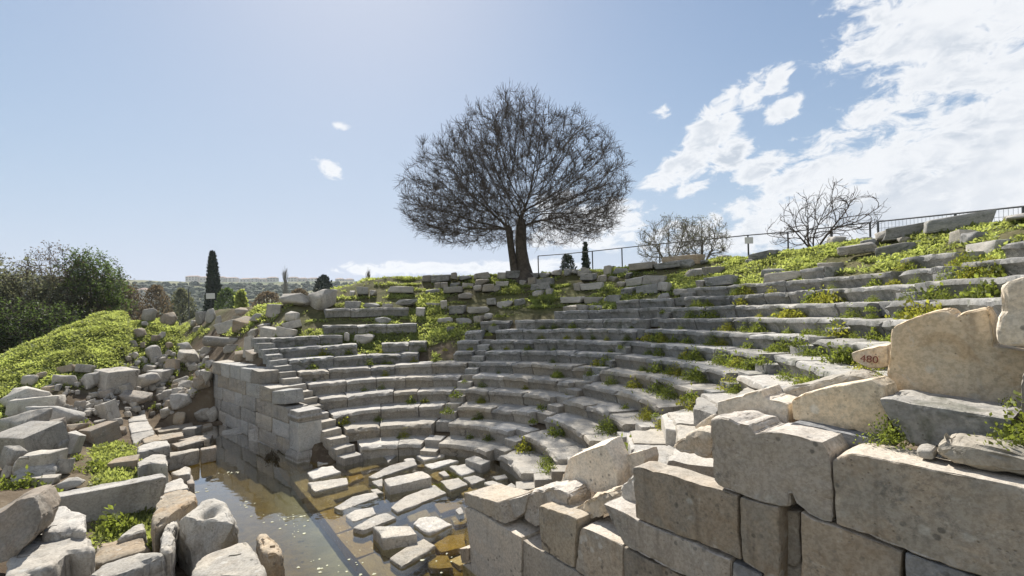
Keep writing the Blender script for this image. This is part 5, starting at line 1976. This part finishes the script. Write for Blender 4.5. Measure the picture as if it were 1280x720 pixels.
for px, yt, w_, two, lab in ((242, 347, 15, True, 'wide pale house on the far ridge left of the cypress'), (256, 348, 8, False, 'small house on the far ridge touching the cypress on its left'), (278, 348, 8, False, 'small house on the far ridge just right of the cypress'),
                             (290, 349, 14, True, 'pale house on the far ridge, second to the right of the cypress'), (308, 350, 12, False, 'low house on the far ridge, third to the right of the cypress'),
                             (320, 349.5, 10, True, 'house on the far ridge, fourth to the right of the cypress'), (330, 350, 8, False, 'small house on the far ridge before the left poplar'),
                             (341, 348.5, 11, True, 'tall pale house on the far ridge close to the left poplar'), (367, 348.5, 11, True, 'square house on the far ridge right of the left poplar'), (379, 349.5, 9, False, 'low house on the far ridge between poplar and dark round tree'),
                             (392, 349.5, 12, True, 'house on the far ridge just left of the dark round tree'), (425, 350, 9, False, 'small house on the far ridge right of the dark round tree'), (437, 350.5, 9, False, 'last small house on the far ridge towards the theatre')):
    house(px, yt, w_, 640, lab, two)
house(181, 365, 11, 300, 'white house low in the valley beside the left trees', True)

# ------------------------------------------------------------------ fences and signs


def cyl_between(name, a, b, r, mat, parent, sides=8):
    a, b = np.array(a, float), np.array(b, float)
    V, F = seg_tubes(np.array([(0, 0, 0)], float), np.array([b - a]), np.array([r]), np.array([r]), sides)
    F = [tuple(f) for f in F] + [tuple(2 * k for k in range(sides)), tuple(2 * k + 1 for k in range(sides))[::-1]]
    o = link(name, mesh_np(name, V, F, True, 50), parent, MAT[mat])
    o.location = Vector(a) - (parent.location if parent is not None else Vector((0, 0, 0)))
    return o


def fence(label, pts, mesh_wire):
    x, y, t_ = pts[0]
    root = empty('fence', (x, y, gz(x, y)), label, 'fence')
    tops = []
    for (x, y, zt) in pts:
        cyl_between('post', (x, y, gz(x, y) - .2), (x, y, zt), .035, 'metal', root)
        tops.append((x, y, zt))
    for a, b in zip(tops[:-1], tops[1:]):
        cyl_between('rail', a, b, .026, 'metal', root)
        a, b = np.array(a), np.array(b)
        L = np.linalg.norm(b - a)
        sp_ = .11 if mesh_wire else .5
        A, B = [], []
        n = int(L / sp_)
        for i in range(1, n):
            p = a + (b - a) * i / n
            A.append(p)
            B.append([p[0], p[1], gz(p[0], p[1])])
        for hz in ((.25, .5, .75, 1.0) if mesh_wire else (.35, .7)):
            A.append(a - [0, 0, hz])
            B.append(b - [0, 0, hz])
        A, B = np.array(A), np.array(B)
        if len(A) and mesh_wire:
            V, F = seg_tubes(A - a, B - a, np.full(len(A), .006), np.full(len(A), .006), 4)
            o = link('wire_panel', mesh_np('wire_panel', V, F, True), root, MAT['metal_light'])
            o.location = Vector(a) - root.location
    return root


def fpts(lst, R):
    out = []
    for px, py in lst:
        x, y = rim_point(px, R)
        out.append((x, y, at_depth(px, py, y)[2]))
    return out


fence('thin metal rail fence running along the rim from the tree to the bare shrub', fpts([(672, 320), (705, 317.5), (740, 314), (777, 310), (824, 305), (878, 300), (935, 294), (985, 290), (1040, 284), (1088, 278)], 18.9), False)
fence('grey wire mesh fence on the rim behind the rounded beam', fpts([(1098, 277), (1195, 267), (1280, 258), (1390, 245)], 18.0), True)


def sign(px, yt, yb, wpx, dep, label, hpx, post=True):
    P = at_depth(px, yt, dep)
    w, h = wpx / FPX * dep, hpx / FPX * dep
    z0 = gz(P[0], P[1])
    root = empty('sign', (P[0], P[1], z0), label, 'sign')
    bm = bmesh.new()
    bmesh.ops.create_cube(bm, size=1)
    for v in bm.verts:
        v.co = Vector((v.co.x * w, v.co.y * .03, v.co.z * h))
    bmesh.ops.bevel(bm, geom=bm.edges[:], offset=.006, segments=1, affect='EDGES')
    me = bpy.data.meshes.new('panel')
    bm.to_mesh(me)
    bm.free()
    o = link('panel', me, root, MAT['sign_white'])
    o.location = (0, 0, P[2] - h / 2 - z0)
    for dx_ in ((0,) if wpx < 14 else (-.35, .35)):
        cyl_between('post', (P[0] + dx_ * w, P[1] + .05, z0 - .2), (P[0] + dx_ * w, P[1] + .05, P[2] - .02), .03, 'metal', root)


sign(263, 366.5, 372, 11, 40, 'small white information sign on a post before the cypress', 7)
x, y = rim_point(936, 18.2)
sign(936, 296.5, 320, 10.5, y, 'small white sign on a post at the rail fence', 8)
P = at_depth(236, 378, 36)
o = cyl_between('iron_post', (P[0], P[1], gz(P[0], P[1]) - .3), (P[0], P[1], at_depth(236, 361, 36)[2]), .035, 'metal', None)
tag(o, 'thin dark iron post on the grassy mound left of the white sign', 'post')
print('objects', len(bpy.data.objects), 'tris', sum(len(m.loop_triangles) if m.loop_triangles else len(m.polygons) * 2 for m in bpy.data.meshes))

# ------------------------------------------------------------------ air: one even box of thin haze round the whole scene
bm = bmesh.new()
bmesh.ops.create_cube(bm, size=1)
for v_ in bm.verts:
    v_.co = Vector((v_.co.x * 7200, v_.co.y * 7200, -14 + (v_.co.z + .5) * 114))
hm = bpy.data.meshes.new('haze')
bm.to_mesh(hm)
bm.free()
mh = bpy.data.materials.new('thin_air')
mh.use_nodes = True
T = NT(mh.node_tree)
pv = T.n('ShaderNodeVolumePrincipled')
pv.inputs['Color'].default_value = (.80, .87, .97, 1)
pv.inputs['Density'].default_value = .0002
pv.inputs['Anisotropy'].default_value = .25
oo = T.n('ShaderNodeOutputMaterial')
T.l(pv.outputs[0], oo.inputs['Volume'])
tag(link('haze', hm, None, mh), 'thin bluish haze in the air over the site and the far hill', 'haze', kind='stuff')
